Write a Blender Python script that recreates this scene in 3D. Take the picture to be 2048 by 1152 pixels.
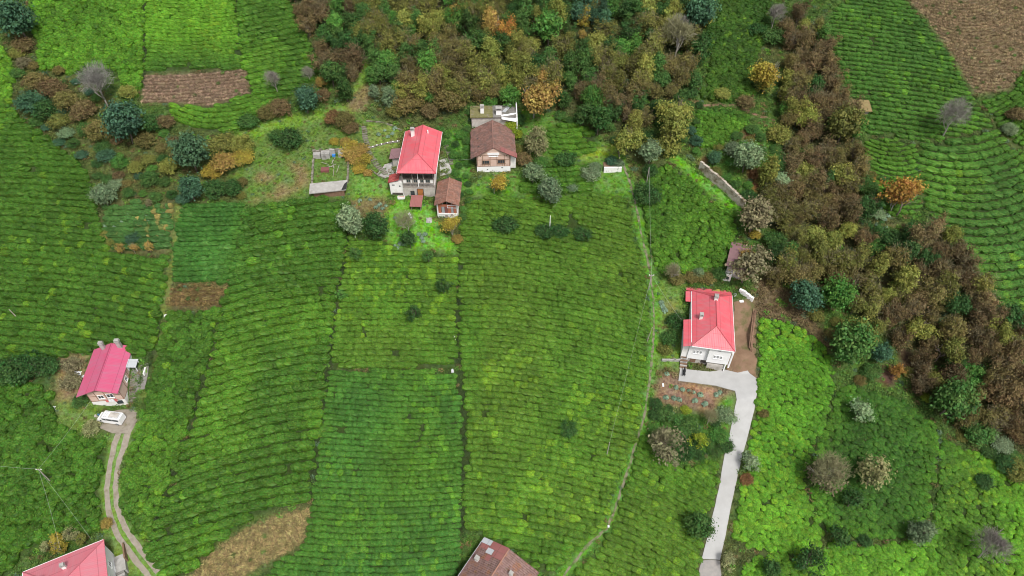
import bpy, math, random
import numpy as np
from mathutils import Vector, Matrix

# ------------------------------------------------------------------ camera, light, exposure
scene = bpy.context.scene
for o in list(bpy.data.objects):
    bpy.data.objects.remove(o)
COL = scene.collection
FPX = 1400.0                                   # focal length in photograph pixels (2048 wide)
TILT = math.atan(1324 / 1400.0)                # camera tilt away from straight down
CAMZ = 106.1
cam_data = bpy.data.cameras.new('camera')
cam_data.sensor_width = 36.0
cam_data.lens = 36.0 * FPX / 2048.0
cam_data.clip_start = 1.0
cam_data.clip_end = 3000.0
cam = bpy.data.objects.new('camera', cam_data)
COL.objects.link(cam)
cam.location = (0, 0, CAMZ)
cam.rotation_euler = (TILT, 0, 0)
scene.camera = cam

SUN_DIR = Vector((0.26, -0.46, 0.85)).normalized()      # towards the sun
world = bpy.data.worlds.new('World')
scene.world = world
world.use_nodes = True
wn = world.node_tree
wn.nodes.clear()
sky = wn.nodes.new('ShaderNodeTexSky')
sky.sky_type = 'NISHITA'
sky.sun_disc = False
sky.sun_elevation = math.asin(SUN_DIR.z)
sky.sun_rotation = math.atan2(SUN_DIR.x, SUN_DIR.y)
sky.air_density = 1.0
sky.dust_density = 4.0
sky.ozone_density = 1.0
hsv = wn.nodes.new('ShaderNodeHueSaturation')           # cloud cover: the sky light is near white
hsv.inputs['Saturation'].default_value = 0.28
bg = wn.nodes.new('ShaderNodeBackground')
bg.inputs['Strength'].default_value = 0.074
wo = wn.nodes.new('ShaderNodeOutputWorld')
wn.links.new(sky.outputs[0], hsv.inputs['Color'])
wn.links.new(hsv.outputs[0], bg.inputs['Color'])
wn.links.new(bg.outputs[0], wo.inputs['Surface'])
sun_data = bpy.data.lights.new('sun', 'SUN')
sun_data.energy = 1.5
sun_data.angle = math.radians(11)
sun_data.color = (1.0, 0.96, 0.90)
sun = bpy.data.objects.new('sun', sun_data)
COL.objects.link(sun)
sun.location = (0, 0, 200)
sun.rotation_euler = SUN_DIR.to_track_quat('Z', 'Y').to_euler()
scene.view_settings.view_transform = 'Standard'
scene.view_settings.look = 'None'
scene.view_settings.gamma = 1.0
scene.view_settings.use_curve_mapping = False
scene.view_settings.exposure = 1.04
scene.cycles.filter_width = 1.0

# ------------------------------------------------------------------ the lie of the land
#GEO
S_, C_ = math.sin(TILT), math.cos(TILT)

def vnoise(x, y, scale, seed=0):
    """smooth value noise in 0..1 (numpy arrays or floats)"""
    x = np.asarray(x, float) / scale + seed * 17.31
    y = np.asarray(y, float) / scale + seed * 9.73
    ix, iy = np.floor(x), np.floor(y)
    fx, fy = x - ix, y - iy
    fx, fy = fx * fx * (3 - 2 * fx), fy * fy * (3 - 2 * fy)
    def hs(a, b):
        v = np.sin(a * 127.1 + b * 311.7 + seed * 74.7) * 43758.5453
        return v - np.floor(v)
    return (hs(ix, iy) * (1 - fx) + hs(ix + 1, iy) * fx) * (1 - fy) + (hs(ix, iy + 1) * (1 - fx) + hs(ix + 1, iy + 1) * fx) * fy

def ray(px, py):
    u = (np.asarray(px, float) - 1024) / FPX
    v = (np.asarray(py, float) - 576) / FPX
    return u, S_ - v * C_, -C_ - v * S_

RAVINE = np.array([(62, 190), (68, 148), (71, 124), (72, 104), (80, 88), (90, 74), (108, 62), (135, 45)], float)

def seg_dist(x, y, pl):
    d = np.full(np.shape(x), 1e9)
    for (ax, ay), (bx, by) in zip(pl[:-1], pl[1:]):
        vx, vy = bx - ax, by - ay
        t = np.clip(((x - ax) * vx + (y - ay) * vy) / (vx * vx + vy * vy), 0, 1)
        d = np.minimum(d, np.hypot(x - ax - t * vx, y - ay - t * vy))
    return d

def h0(x, y):
    x = np.asarray(x, float); y = np.asarray(y, float)
    z = 0.36 * (y - 100.4)
    z = z + 0.7 * np.sin(x / 19 + 1.0) * np.sin(y / 26 + 0.4) + 0.35 * np.sin(x / 10 + y / 14)
    z = z - 3.0 * np.exp(-(seg_dist(x, y, RAVINE) / 9.0) ** 2)
    z = z + 0.10 * np.logaddexp(0, (x - 82) / 7.0) * 7.0
    return z

PADS = []                                       # level yards: x, y, radius, falloff, height
def hgt(x, y):
    z = h0(x, y)
    for (cx, cy, r, fo, pz) in PADS:
        d = np.hypot(np.asarray(x) - cx, np.asarray(y) - cy)
        w = np.clip((r + fo - d) / fo, 0, 1)
        w = w * w * (3 - 2 * w)
        z = z * (1 - w) + pz * w
    return z

def at(px, py, dz=0.0):
    """point of the ground (or dz above it) seen at a pixel of the photograph"""
    u, v, w = ray(px, py)
    a = np.full(np.shape(u), 60.0); b = np.full(np.shape(u), 400.0)
    for _ in range(48):
        t = (a + b) / 2
        up = CAMZ + w * t > hgt(u * t, v * t) + dz
        a = np.where(up, t, a); b = np.where(up, b, t)
    return np.stack([u * a, v * a, CAMZ + w * a], -1)

def atz(px, py, z):
    u, v, w = ray(px, py)
    t = (z - CAMZ) / w
    return np.array([u * t, v * t, z])

def proj(x, y, z):
    zz = np.asarray(z) - CAMZ
    d = np.asarray(y) * S_ - zz * C_
    return 1024 + FPX * np.asarray(x) / d, 576 - FPX * (np.asarray(y) * C_ + zz * S_) / d, FPX / d

for (px, py, r, fo) in ((232, 842, 3.2, 3.0), (1400, 752, 3.5, 3.0), (1470, 765, 3.5, 4.0), (778, 345, 2.0, 3.0), (1488, 690, 2.5, 3.0)):
    p = at(px, py)
    PADS.append((p[0], p[1], r, fo, float(p[2])))

# ------------------------------------------------------------------ helpers: meshes, names, materials
rng = np.random.default_rng(7)
random.seed(7)

def obj_from_mesh(name, me, parent=None):
    o = bpy.data.objects.new(name, me)
    COL.objects.link(o)
    if parent is not None:
        o.parent = parent
    return o

def tag(o, label=None, cat=None, group=None, kind=None):
    if label: o['label'] = label
    if cat: o['category'] = cat
    if group: o['group'] = group
    if kind: o['kind'] = kind
    return o

def empty(name, loc, rz=0.0):
    o = bpy.data.objects.new(name, None)
    COL.objects.link(o)
    o.location = loc
    o.rotation_euler = (0, 0, rz)
    o.empty_display_size = 0.5
    return o

class MB:
    """collects faces, builds one mesh object"""
    def __init__(self):
        self.v = []; self.f = []; self.uv = []
    def add(self, vs, fs, uvs=None):
        b = len(self.v)
        self.v += [tuple(p) for p in vs]
        for i, f in enumerate(fs):
            self.f.append(tuple(b + k for k in f))
            self.uv.append(uvs[i] if uvs else None)
        return self
    def obox(self, c, u, n, su, sn, sz):
        """box with centre c, horizontal axes u and n, full sizes su, sn, sz"""
        c = Vector(c); u = Vector(u).normalized() * su / 2; n = Vector(n).normalized() * sn / 2; w = Vector((0, 0, sz / 2))
        vs = [c + a * u + b * n + d * w for d in (-1, 1) for a, b in ((-1, -1), (1, -1), (1, 1), (-1, 1))]
        return self.add(vs, [(0, 3, 2, 1), (4, 5, 6, 7), (0, 1, 5, 4), (1, 2, 6, 5), (2, 3, 7, 6), (3, 0, 4, 7)])
    def box(self, x0, x1, y0, y1, z0, z1):
        return self.obox(((x0 + x1) / 2, (y0 + y1) / 2, (z0 + z1) / 2), (1, 0, 0), (0, 1, 0), x1 - x0, y1 - y0, z1 - z0)
    def prism(self, poly, z0, z1):
        n = len(poly)
        vs = [(p[0], p[1], z0) for p in poly] + [(p[0], p[1], z1) for p in poly]
        return self.add(vs, [tuple(range(n))[::-1], tuple(range(n, 2 * n))] + [(i, (i + 1) % n, n + (i + 1) % n, n + i) for i in range(n)])
    def slab(self, poly, th, drop=None):
        """sloping plate: polygon (seen from outside, anticlockwise), thickness th downwards; uv in metres along eave / up slope"""
        P = [Vector(p) for p in poly]
        nrm = Vector((0, 0, 0))
        for i in range(len(P)):
            nrm += (P[i] - P[0]).cross(P[(i + 1) % len(P)] - P[0])
        nrm.normalize()
        if nrm.z < 0:
            P.reverse(); nrm = -nrm
        e = Vector((0, 0, 1)).cross(nrm)
        e = e.normalized() if e.length > 1e-4 else Vector((1, 0, 0))
        s = nrm.cross(e)
        n = len(P)
        dn = Vector((0, 0, -th))
        vs = P + [p + dn for p in P]
        fs = [tuple(range(n)), tuple(range(n, 2 * n))[::-1]] + [(i, n + i, n + (i + 1) % n, (i + 1) % n) for i in range(n)]
        uv = lambda p: (p.dot(e), p.dot(s))
        return self.add(vs, fs, [[uv(vs[k]) for k in f] for f in fs])
    def sag_slab(self, p00, p10, p11, p01, nu, nv, jit, th, seed=0):
        """uneven old roof plane between four corners (eave left, eave right, ridge right, ridge left)"""
        r = random.Random(seed)
        A, B, Cc, D = map(Vector, (p00, p10, p11, p01))
        e = (B - A).normalized(); nn = (B - A).cross(D - A).normalized()
        if nn.z < 0: nn = -nn
        s = nn.cross(e)
        top = []
        for j in range(nv + 1):
            for i in range(nu + 1):
                a, b = i / nu, j / nv
                p = A * (1 - a) * (1 - b) + B * a * (1 - b) + Cc * a * b + D * (1 - a) * b
                sag = -4 * jit * (a * (1 - a)) * b * 1.2
                edge = 0.35 if j in (0, nv) else 1
                p = p + Vector((0, 0, r.uniform(-jit, jit) * edge + sag))
                if j == 0: p = p - s * r.uniform(0, 0.12)
                top.append(p)
        n = len(top)
        vs = top + [p - Vector((0, 0, th)) for p in top]
        W = nu + 1
        fs = []
        for j in range(nv):
            for i in range(nu):
                a = j * W + i
                fs.append((a, a + 1, a + W + 1, a + W)); fs.append((n + a, n + a + W, n + a + W + 1, n + a + 1))
        for i in range(nu):
            fs.append((i, n + i, n + i + 1, i + 1)); k = nv * W + i; fs.append((k, k + 1, n + k + 1, n + k))
        for j in range(nv):
            k = j * W; fs.append((k, k + W, n + k + W, n + k)); k += nu; fs.append((k, n + k, n + k + W, k + W))
        uv = lambda p: ((p - A).dot(e), (p - A).dot(s))
        return self.add(vs, fs, [[uv(vs[k]) for k in f] for f in fs])
    def tube(self, path, radii, n=6):
        P = [Vector(p) for p in path]
        if not hasattr(radii, '__len__'): radii = [radii] * len(P)
        vs = []
        for i, p in enumerate(P):
            d = (P[min(i + 1, len(P) - 1)] - P[max(i - 1, 0)]).normalized()
            a = d.orthogonal().normalized(); b = d.cross(a)
            for k in range(n):
                t = 2 * math.pi * k / n
                vs.append(p + (a * math.cos(t) + b * math.sin(t)) * radii[i])
        fs = [(i * n + k, i * n + (k + 1) % n, (i + 1) * n + (k + 1) % n, (i + 1) * n + k) for i in range(len(P) - 1) for k in range(n)]
        fs += [tuple(range(n))[::-1], tuple(range((len(P) - 1) * n, len(P) * n))]
        return self.add(vs, fs)
    def blob(self, c, r, seed=0, rough=0.2, nu=8, nv=5, squash=(1, 1, 1)):
        rr = random.Random(seed); c = Vector(c); vs = []
        for j in range(1, nv):
            for i in range(nu):
                th, ph = math.pi * j / nv, 2 * math.pi * i / nu
                k = r * (1 + rr.uniform(-rough, rough))
                vs.append(c + Vector((math.sin(th) * math.cos(ph) * k * squash[0], math.sin(th) * math.sin(ph) * k * squash[1], math.cos(th) * k * squash[2])))
        vs += [c + Vector((0, 0, r * squash[2])), c - Vector((0, 0, r * squash[2]))]
        t, bt = len(vs) - 2, len(vs) - 1
        fs = [(t, i, (i + 1) % nu) for i in range(nu)] + [(bt, (nv - 2) * nu + (i + 1) % nu, (nv - 2) * nu + i) for i in range(nu)]
        for j in range(nv - 2):
            fs += [(j * nu + i, (j + 1) * nu + i, (j + 1) * nu + (i + 1) % nu, j * nu + (i + 1) % nu) for i in range(nu)]
        return self.add(vs, fs)
    def mesh(self, name, mat, smooth=False):
        me = bpy.data.meshes.new(name)
        me.from_pydata(self.v, [], self.f)
        if any(u is not None for u in self.uv):
            lay = me.uv_layers.new(name='UVMap')
            k = 0
            for f, u in zip(self.f, self.uv):
                for i in range(len(f)):
                    lay.data[k].uv = u[i] if u else (0, 0)
                    k += 1
        if mat: me.materials.append(mat)
        if smooth: me.polygons.foreach_set('use_smooth', [True] * len(me.polygons))
        me.update()
        return me
    def build(self, name, mat, parent=None, smooth=False):
        return obj_from_mesh(name, self.mesh(name, mat, smooth), parent)

def new_mat(name):
    m = bpy.data.materials.new(name); m.use_nodes = True
    nt = m.node_tree; nt.nodes.clear()
    out = nt.nodes.new('ShaderNodeOutputMaterial')
    return m, nt, out

def N(nt, typ, **kw):
    n = nt.nodes.new(typ)
    for k, v in kw.items():
        if k.startswith('i_'): n.inputs[k[2:].replace('_', ' ')].default_value = v
        else: setattr(n, k, v)
    return n

def mixc(nt, fac, a, b, blend='MIX'):
    n = nt.nodes.new('ShaderNodeMix'); n.data_type = 'RGBA'; n.blend_type = blend
    for sock, val in ((n.inputs[0], fac), (n.inputs[6], a), (n.inputs[7], b)):
        if hasattr(val, 'is_linked'): nt.links.new(val, sock)
        elif isinstance(val, (int, float)): sock.default_value = val
        else: sock.default_value = (*val[:3], 1)
    return n.outputs[2]

def noise_fac(nt, scale, lo=0.35, hi=0.65, detail=4, vec=None, rough=0.6):
    t = N(nt, 'ShaderNodeTexNoise'); t.inputs['Scale'].default_value = scale
    t.inputs['Detail'].default_value = detail; t.inputs['Roughness'].default_value = rough
    if vec is not None: nt.links.new(vec, t.inputs['Vector'])
    r = N(nt, 'ShaderNodeMapRange'); r.inputs[1].default_value = lo; r.inputs[2].default_value = hi
    nt.links.new(t.outputs['Fac'], r.inputs[0])
    return r.outputs[0]

def surface(name, c1, c2, scale=1.5, rough=0.85, c3=None, s3=0.4, lo3=0.55, hi3=0.7, bump=0.25, bscale=6.0, spec=0.3):
    """two-tone weathered surface with a stain colour"""
    m, nt, out = new_mat(name)
    tc = N(nt, 'ShaderNodeTexCoord').outputs['Object']
    col = mixc(nt, noise_fac(nt, scale, vec=tc), c1, c2)
    if c3: col = mixc(nt, noise_fac(nt, s3, lo3, hi3, vec=tc, detail=6), col, c3)
    b = N(nt, 'ShaderNodeBsdfPrincipled'); b.inputs['Roughness'].default_value = rough
    b.inputs['Specular IOR Level'].default_value = spec
    nt.links.new(col, b.inputs['Base Color'])
    if bump:
        bp = N(nt, 'ShaderNodeBump'); bp.inputs['Strength'].default_value = bump; bp.inputs['Distance'].default_value = 0.05
        nt.links.new(noise_fac(nt, bscale, 0.2, 0.8, vec=tc), bp.inputs['Height'])
        nt.links.new(bp.outputs[0], b.inputs['Normal'])
    nt.links.new(b.outputs[0], out.inputs['Surface'])
    return m

def roof_sheet(name, c1, c2, stain, pitch=0.34, rough=0.42, spec=0.5, dirt=0.35):
    """ribbed painted sheet metal, ribs run up the slope (uv in metres)"""
    m, nt, out = new_mat(name)
    uv = N(nt, 'ShaderNodeUVMap').outputs[0]
    sep = N(nt, 'ShaderNodeSeparateXYZ'); nt.links.new(uv, sep.inputs[0])
    w = N(nt, 'ShaderNodeMath', operation='MULTIPLY'); w.inputs[1].default_value = 2 * math.pi / pitch; nt.links.new(sep.outputs[0], w.inputs[0])
    sn = N(nt, 'ShaderNodeMath', operation='SINE'); nt.links.new(w.outputs[0], sn.inputs[0])
    mp = N(nt, 'ShaderNodeMapping'); mp.inputs['Scale'].default_value = (1.6, 0.22, 1); nt.links.new(uv, mp.inputs[0])
    col = mixc(nt, noise_fac(nt, 0.35, 0.3, 0.7, vec=uv), c1, c2)
    st = N(nt, 'ShaderNodeMath', operation='MULTIPLY'); st.inputs[1].default_value = dirt
    nt.links.new(noise_fac(nt, 1.0, 0.48, 0.8, vec=mp.outputs[0], detail=6), st.inputs[0])
    col = mixc(nt, st.outputs[0], col, stain)
    v1 = N(nt, 'ShaderNodeMapRange'); v1.inputs[1].default_value = -1; v1.inputs[2].default_value = 1; v1.inputs[3].default_value = 0.95; v1.inputs[4].default_value = 1.03
    nt.links.new(sn.outputs[0], v1.inputs[0])
    # overlap line between two courses of sheets
    fr = N(nt, 'ShaderNodeMath', operation='FRACT'); dv = N(nt, 'ShaderNodeMath', operation='DIVIDE'); dv.inputs[1].default_value = 2.6
    nt.links.new(sep.outputs[1], dv.inputs[0]); nt.links.new(dv.outputs[0], fr.inputs[0])
    ln = N(nt, 'ShaderNodeMath', operation='LESS_THAN'); ln.inputs[1].default_value = 0.045; nt.links.new(fr.outputs[0], ln.inputs[0])
    lm = N(nt, 'ShaderNodeMath', operation='MULTIPLY'); lm.inputs[1].default_value = 0.5; nt.links.new(ln.outputs[0], lm.inputs[0])
    col = mixc(nt, lm.outputs[0], col, [c * 0.45 for c in c1])
    b = N(nt, 'ShaderNodeBsdfPrincipled'); b.inputs['Roughness'].default_value = rough; b.inputs['Specular IOR Level'].default_value = spec
    nt.links.new(col, b.inputs['Base Color'])
    bp = N(nt, 'ShaderNodeBump'); bp.inputs['Strength'].default_value = 0.22; bp.inputs['Distance'].default_value = 0.03
    nt.links.new(sn.outputs[0], bp.inputs['Height']); nt.links.new(bp.outputs[0], b.inputs['Normal'])
    nt.links.new(b.outputs[0], out.inputs['Surface'])
    return m

def roof_tile(name, c1, c2, c3, pitch=0.26, moss=(0.10, 0.10, 0.04)):
    m, nt, out = new_mat(name)
    uv = N(nt, 'ShaderNodeUVMap').outputs[0]
    mp = N(nt, 'ShaderNodeMapping'); mp.inputs['Scale'].default_value = (1 / pitch, 1 / 0.38, 1); nt.links.new(uv, mp.inputs[0])
    vo = N(nt, 'ShaderNodeTexVoronoi'); vo.inputs['Scale'].default_value = 1.0; vo.inputs['Randomness'].default_value = 0.35
    nt.links.new(mp.outputs[0], vo.inputs['Vector'])
    sp = N(nt, 'ShaderNodeSeparateColor'); nt.links.new(vo.outputs['Color'], sp.inputs[0])
    col = mixc(nt, sp.outputs[0], c1, c2)
    col = mixc(nt, noise_fac(nt, 0.7, 0.5, 0.62, vec=uv, detail=6), col, c3)
    mf = N(nt, 'ShaderNodeMath', operation='MULTIPLY'); mf.inputs[1].default_value = 0.6
    nt.links.new(noise_fac(nt, 0.5, 0.58, 0.75, vec=mp.outputs[0], detail=8), mf.inputs[0])
    col = mixc(nt, mf.outputs[0], col, moss)
    sep = N(nt, 'ShaderNodeSeparateXYZ'); nt.links.new(mp.outputs[0], sep.inputs[0])
    fr = N(nt, 'ShaderNodeMath', operation='FRACT'); nt.links.new(sep.outputs[1], fr.inputs[0])
    w = N(nt, 'ShaderNodeMath', operation='MULTIPLY'); w.inputs[1].default_value = 2 * math.pi; nt.links.new(sep.outputs[0], w.inputs[0])
    sn = N(nt, 'ShaderNodeMath', operation='SINE'); nt.links.new(w.outputs[0], sn.inputs[0])
    ad = N(nt, 'ShaderNodeMath', operation='ADD'); nt.links.new(sn.outputs[0], ad.inputs[0]); nt.links.new(fr.outputs[0], ad.inputs[1])
    b = N(nt, 'ShaderNodeBsdfPrincipled'); b.inputs['Roughness'].default_value = 0.9; b.inputs['Specular IOR Level'].default_value = 0.2
    nt.links.new(col, b.inputs['Base Color'])
    bp = N(nt, 'ShaderNodeBump'); bp.inputs['Strength'].default_value = 0.8; bp.inputs['Distance'].default_value = 0.06
    nt.links.new(ad.outputs[0], bp.inputs['Height']); nt.links.new(bp.outputs[0], b.inputs['Normal'])
    nt.links.new(b.outputs[0], out.inputs['Surface'])
    return m

def leafy(name, source, translucent=0.3, noise=None):
    """foliage; its colour comes from the plant (object colour or the tint of the scattered plant)"""
    m, nt, out = new_mat(name)
    if source == 'object':
        col = N(nt, 'ShaderNodeObjectInfo').outputs['Color']
    else:
        a = N(nt, 'ShaderNodeAttribute', attribute_type='INSTANCER', attribute_name='tint'); col = a.outputs['Color']
    lv = N(nt, 'ShaderNodeAttribute', attribute_type='GEOMETRY', attribute_name='leaf')   # natural spread between single leaves
    sp = N(nt, 'ShaderNodeSeparateColor'); nt.links.new(lv.outputs['Color'], sp.inputs[0])
    h = N(nt, 'ShaderNodeHueSaturation')
    nt.links.new(col, h.inputs['Color'])
    r1 = N(nt, 'ShaderNodeMapRange'); r1.inputs[3].default_value = 0.47; r1.inputs[4].default_value = 0.53; nt.links.new(sp.outputs[0], r1.inputs[0]); nt.links.new(r1.outputs[0], h.inputs['Hue'])
    r2 = N(nt, 'ShaderNodeMapRange'); r2.inputs[3].default_value = 0.38; r2.inputs[4].default_value = 1.62; nt.links.new(sp.outputs[1], r2.inputs[0]); nt.links.new(r2.outputs[0], h.inputs['Value'])
    d = N(nt, 'ShaderNodeBsdfPrincipled'); d.inputs['Roughness'].default_value = 0.6; d.inputs['Specular IOR Level'].default_value = 0.25
    t = N(nt, 'ShaderNodeBsdfTranslucent'); mx = N(nt, 'ShaderNodeMixShader'); mx.inputs[0].default_value = translucent
    nt.links.new(h.outputs[0], d.inputs['Base Color']); nt.links.new(h.outputs[0], t.inputs['Color'])
    nt.links.new(d.outputs[0], mx.inputs[1]); nt.links.new(t.outputs[0], mx.inputs[2]); nt.links.new(mx.outputs[0], out.inputs['Surface'])
    return m

M = {}
M['leaf'] = leafy('leaf', 'object')
M['tint_leaf'] = leafy('tea_leaf', 'tint', 0.2)
M['tea_single'] = leafy('tea_leaf_single', 'object', 0.2)
M['twig'] = leafy('bare_twig', 'object', 0.0)
M['bark'] = surface('bark', (0.13, 0.10, 0.08), (0.20, 0.17, 0.14), 3.0)
M['birch_bark'] = surface('pale_bark', (0.40, 0.37, 0.33), (0.28, 0.26, 0.23), 3.0)
M['plaster'] = surface('white_plaster', (0.82, 0.81, 0.79), (0.74, 0.72, 0.69), 0.8, c3=(0.48, 0.45, 0.40), s3=0.5, lo3=0.6, hi3=0.8)
M['white_paint'] = surface('white_paint', (0.86, 0.86, 0.86), (0.80, 0.80, 0.80), 0.8, bump=0.05)
M['dirty_plaster'] = surface('dirty_plaster', (0.52, 0.49, 0.45), (0.40, 0.37, 0.33), 1.2, c3=(0.24, 0.22, 0.19), s3=0.7, lo3=0.5, hi3=0.75)
M['pink_plaster'] = surface('pink_plaster', (0.58, 0.40, 0.32), (0.64, 0.47, 0.40), 1.0, c3=(0.46, 0.34, 0.28), s3=0.8)
M['concrete'] = surface('concrete', (0.30, 0.29, 0.27), (0.40, 0.39, 0.37), 1.0, c3=(0.17, 0.16, 0.15), s3=0.6)
M['dark_concrete'] = surface('dark_concrete', (0.16, 0.15, 0.14), (0.24, 0.23, 0.21), 1.2, c3=(0.10, 0.10, 0.08), s3=0.6)
M['mossy_concrete'] = surface('mossy_concrete', (0.13, 0.13, 0.05), (0.20, 0.18, 0.08), 1.5, c3=(0.22, 0.19, 0.15), s3=0.8)
M['new_concrete'] = surface('pale_concrete', (0.40, 0.40, 0.395), (0.36, 0.36, 0.355), 0.6, c3=(0.30, 0.295, 0.28), s3=0.12, lo3=0.52, hi3=0.8, bump=0.1)
M['gravel'] = surface('grey_gravel', (0.22, 0.19, 0.15), (0.28, 0.25, 0.205), 1.4, c3=(0.17, 0.15, 0.09), s3=0.8, bump=0.5, bscale=9)
M['asphalt'] = surface('worn_asphalt', (0.24, 0.23, 0.22), (0.30, 0.28, 0.26), 1.0)
M['brown_soil'] = surface('brown_soil', (0.22, 0.14, 0.09), (0.17, 0.105, 0.065), 0.6, c3=(0.10, 0.095, 0.035), s3=0.35, lo3=0.52, hi3=0.66, bump=0.6)
M['red_metal'] = roof_sheet('red_roof_sheet', (0.66, 0.085, 0.11), (0.55, 0.14, 0.17), (0.40, 0.22, 0.22), dirt=0.7)
M['pink_metal'] = roof_sheet('faded_red_roof_sheet', (0.54, 0.075, 0.165), (0.48, 0.11, 0.20), (0.34, 0.19, 0.24), dirt=0.7)
M['faded_metal'] = roof_sheet('sun_faded_red_roof_sheet', (0.58, 0.15, 0.19), (0.54, 0.18, 0.22), (0.45, 0.24, 0.27), dirt=0.5)
M['brown_metal'] = roof_sheet('brown_roof_sheet', (0.20, 0.11, 0.12), (0.24, 0.14, 0.15), (0.13, 0.09, 0.08), rough=0.6, dirt=0.6)
M['rust_red_metal'] = roof_sheet('rusty_red_sheet', (0.25, 0.085, 0.08), (0.30, 0.12, 0.11), (0.20, 0.11, 0.09), rough=0.6, dirt=0.6)
M['grey_metal'] = roof_sheet('grey_sheet', (0.40, 0.42, 0.45), (0.48, 0.50, 0.52), (0.3, 0.3, 0.3), rough=0.5)
M['tile_brown'] = roof_tile('old_roof_tile', (0.20, 0.10, 0.08), (0.30, 0.18, 0.15), (0.17, 0.115, 0.10))
M['tile_red'] = roof_tile('clay_roof_tile', (0.26, 0.115, 0.08), (0.36, 0.21, 0.16), (0.22, 0.13, 0.105))
M['tile_mixed'] = roof_tile('patched_roof_tile', (0.17, 0.10, 0.09), (0.26, 0.17, 0.155), (0.27, 0.13, 0.08), pitch=0.36)
M['tile_bright'] = roof_tile('red_roof_tile', (0.40, 0.06, 0.06), (0.50, 0.14, 0.12), (0.3, 0.05, 0.06), moss=(0.2, 0.06, 0.05))
M['dark_wood'] = surface('dark_wood', (0.055, 0.045, 0.04), (0.10, 0.085, 0.075), 2.0)
M['grey_wood'] = surface('grey_wood', (0.27, 0.24, 0.21), (0.36, 0.33, 0.30), 2.0)
M['brown_wood'] = surface('brown_wood', (0.17, 0.10, 0.065), (0.24, 0.15, 0.10), 2.0)
M['orange_wood'] = surface('varnished_door', (0.42, 0.17, 0.05), (0.36, 0.13, 0.04), 1.0, bump=0.0)
M['brick'] = surface('hollow_brick', (0.42, 0.15, 0.09), (0.36, 0.12, 0.07), 1.5)
M['glass'] = surface('window_glass', (0.035, 0.045, 0.055), (0.06, 0.07, 0.08), 1.0, rough=0.12, bump=0, spec=0.6)
M['blue_plastic'] = surface('blue_plastic', (0.05, 0.20, 0.55), (0.06, 0.24, 0.6), 1.0, rough=0.5, bump=0)
M['black_fur'] = surface('black_fur', (0.012, 0.012, 0.014), (0.02, 0.02, 0.022), 6.0)
M['car_white'] = surface('white_car_paint', (0.82, 0.82, 0.82), (0.76, 0.77, 0.78), 0.6, rough=0.3, bump=0, spec=0.5)
M['rubber'] = surface('black_rubber', (0.02, 0.02, 0.02), (0.03, 0.03, 0.03), 3.0)
M['cloth_white'] = surface('white_cloth', (0.8, 0.8, 0.8), (0.7, 0.75, 0.8), 2.0)
M['cloth_red'] = surface('red_cloth', (0.55, 0.10, 0.10), (0.6, 0.2, 0.18), 2.0)
M['wire'] = surface('pale_wire', (0.55, 0.56, 0.54), (0.5, 0.5, 0.5), 1.0, bump=0)
M['dim_stone'] = surface('grey_wall_stone', (0.27, 0.25, 0.21), (0.19, 0.175, 0.14), 1.0, c3=(0.09, 0.09, 0.04), s3=0.8, lo3=0.5, hi3=0.68, bump=0.7, bscale=3)
M['stone'] = surface('wall_stone', (0.56, 0.51, 0.44), (0.38, 0.33, 0.27), 1.6, c3=(0.17, 0.13, 0.08), s3=0.7, lo3=0.46, hi3=0.62, bump=0.7, bscale=3)
M['step_stone'] = surface('step_stone', (0.15, 0.14, 0.11), (0.21, 0.195, 0.16), 2.0, c3=(0.07, 0.08, 0.03), s3=0.9)
M['path_soil'] = surface('path_soil', (0.15, 0.145, 0.085), (0.20, 0.185, 0.125), 2.0, c3=(0.07, 0.12, 0.025), s3=0.7, lo3=.48, hi3=.6)
M['thatch'] = surface('mossy_boards', (0.20, 0.15, 0.065), (0.25, 0.19, 0.09), 1.5, c3=(0.20, 0.20, 0.07), s3=0.8)

# ground: colour laid down per spot (soil, grass, litter), broken up by noise
m, nt, out = new_mat('hillside_ground')
ga = N(nt, 'ShaderNodeAttribute', attribute_type='GEOMETRY', attribute_name='soil')
tc = N(nt, 'ShaderNodeTexCoord').outputs['Object']
hs = N(nt, 'ShaderNodeHueSaturation'); nt.links.new(ga.outputs['Color'], hs.inputs['Color'])
for sock, sc, lo, hi in (('Hue', 0.9, 0.46, 0.53), ('Value', 1.8, 0.45, 1.6), ('Saturation', 0.5, 0.75, 1.15)):
    r = N(nt, 'ShaderNodeMapRange'); r.inputs[1].default_value = 0.28; r.inputs[2].default_value = 0.72; r.inputs[3].default_value = lo; r.inputs[4].default_value = hi
    t = N(nt, 'ShaderNodeTexNoise'); t.inputs['Scale'].default_value = sc; t.inputs['Detail'].default_value = 6; t.inputs['Roughness'].default_value = 0.7
    nt.links.new(tc, t.inputs['Vector']); nt.links.new(t.outputs['Fac'], r.inputs[0]); nt.links.new(r.outputs[0], hs.inputs[sock])
gb = N(nt, 'ShaderNodeBsdfPrincipled'); gb.inputs['Roughness'].default_value = 0.95; gb.inputs['Specular IOR Level'].default_value = 0.1
nt.links.new(hs.outputs[0], gb.inputs['Base Color'])
bp = N(nt, 'ShaderNodeBump'); bp.inputs['Strength'].default_value = 0.9; bp.inputs['Distance'].default_value = 0.2
nt.links.new(noise_fac(nt, 2.5, 0.2, 0.8, detail=8, vec=tc), bp.inputs['Height']); nt.links.new(bp.outputs[0], gb.inputs['Normal'])
nt.links.new(gb.outputs[0], out.inputs['Surface'])
M['ground'] = m

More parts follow.
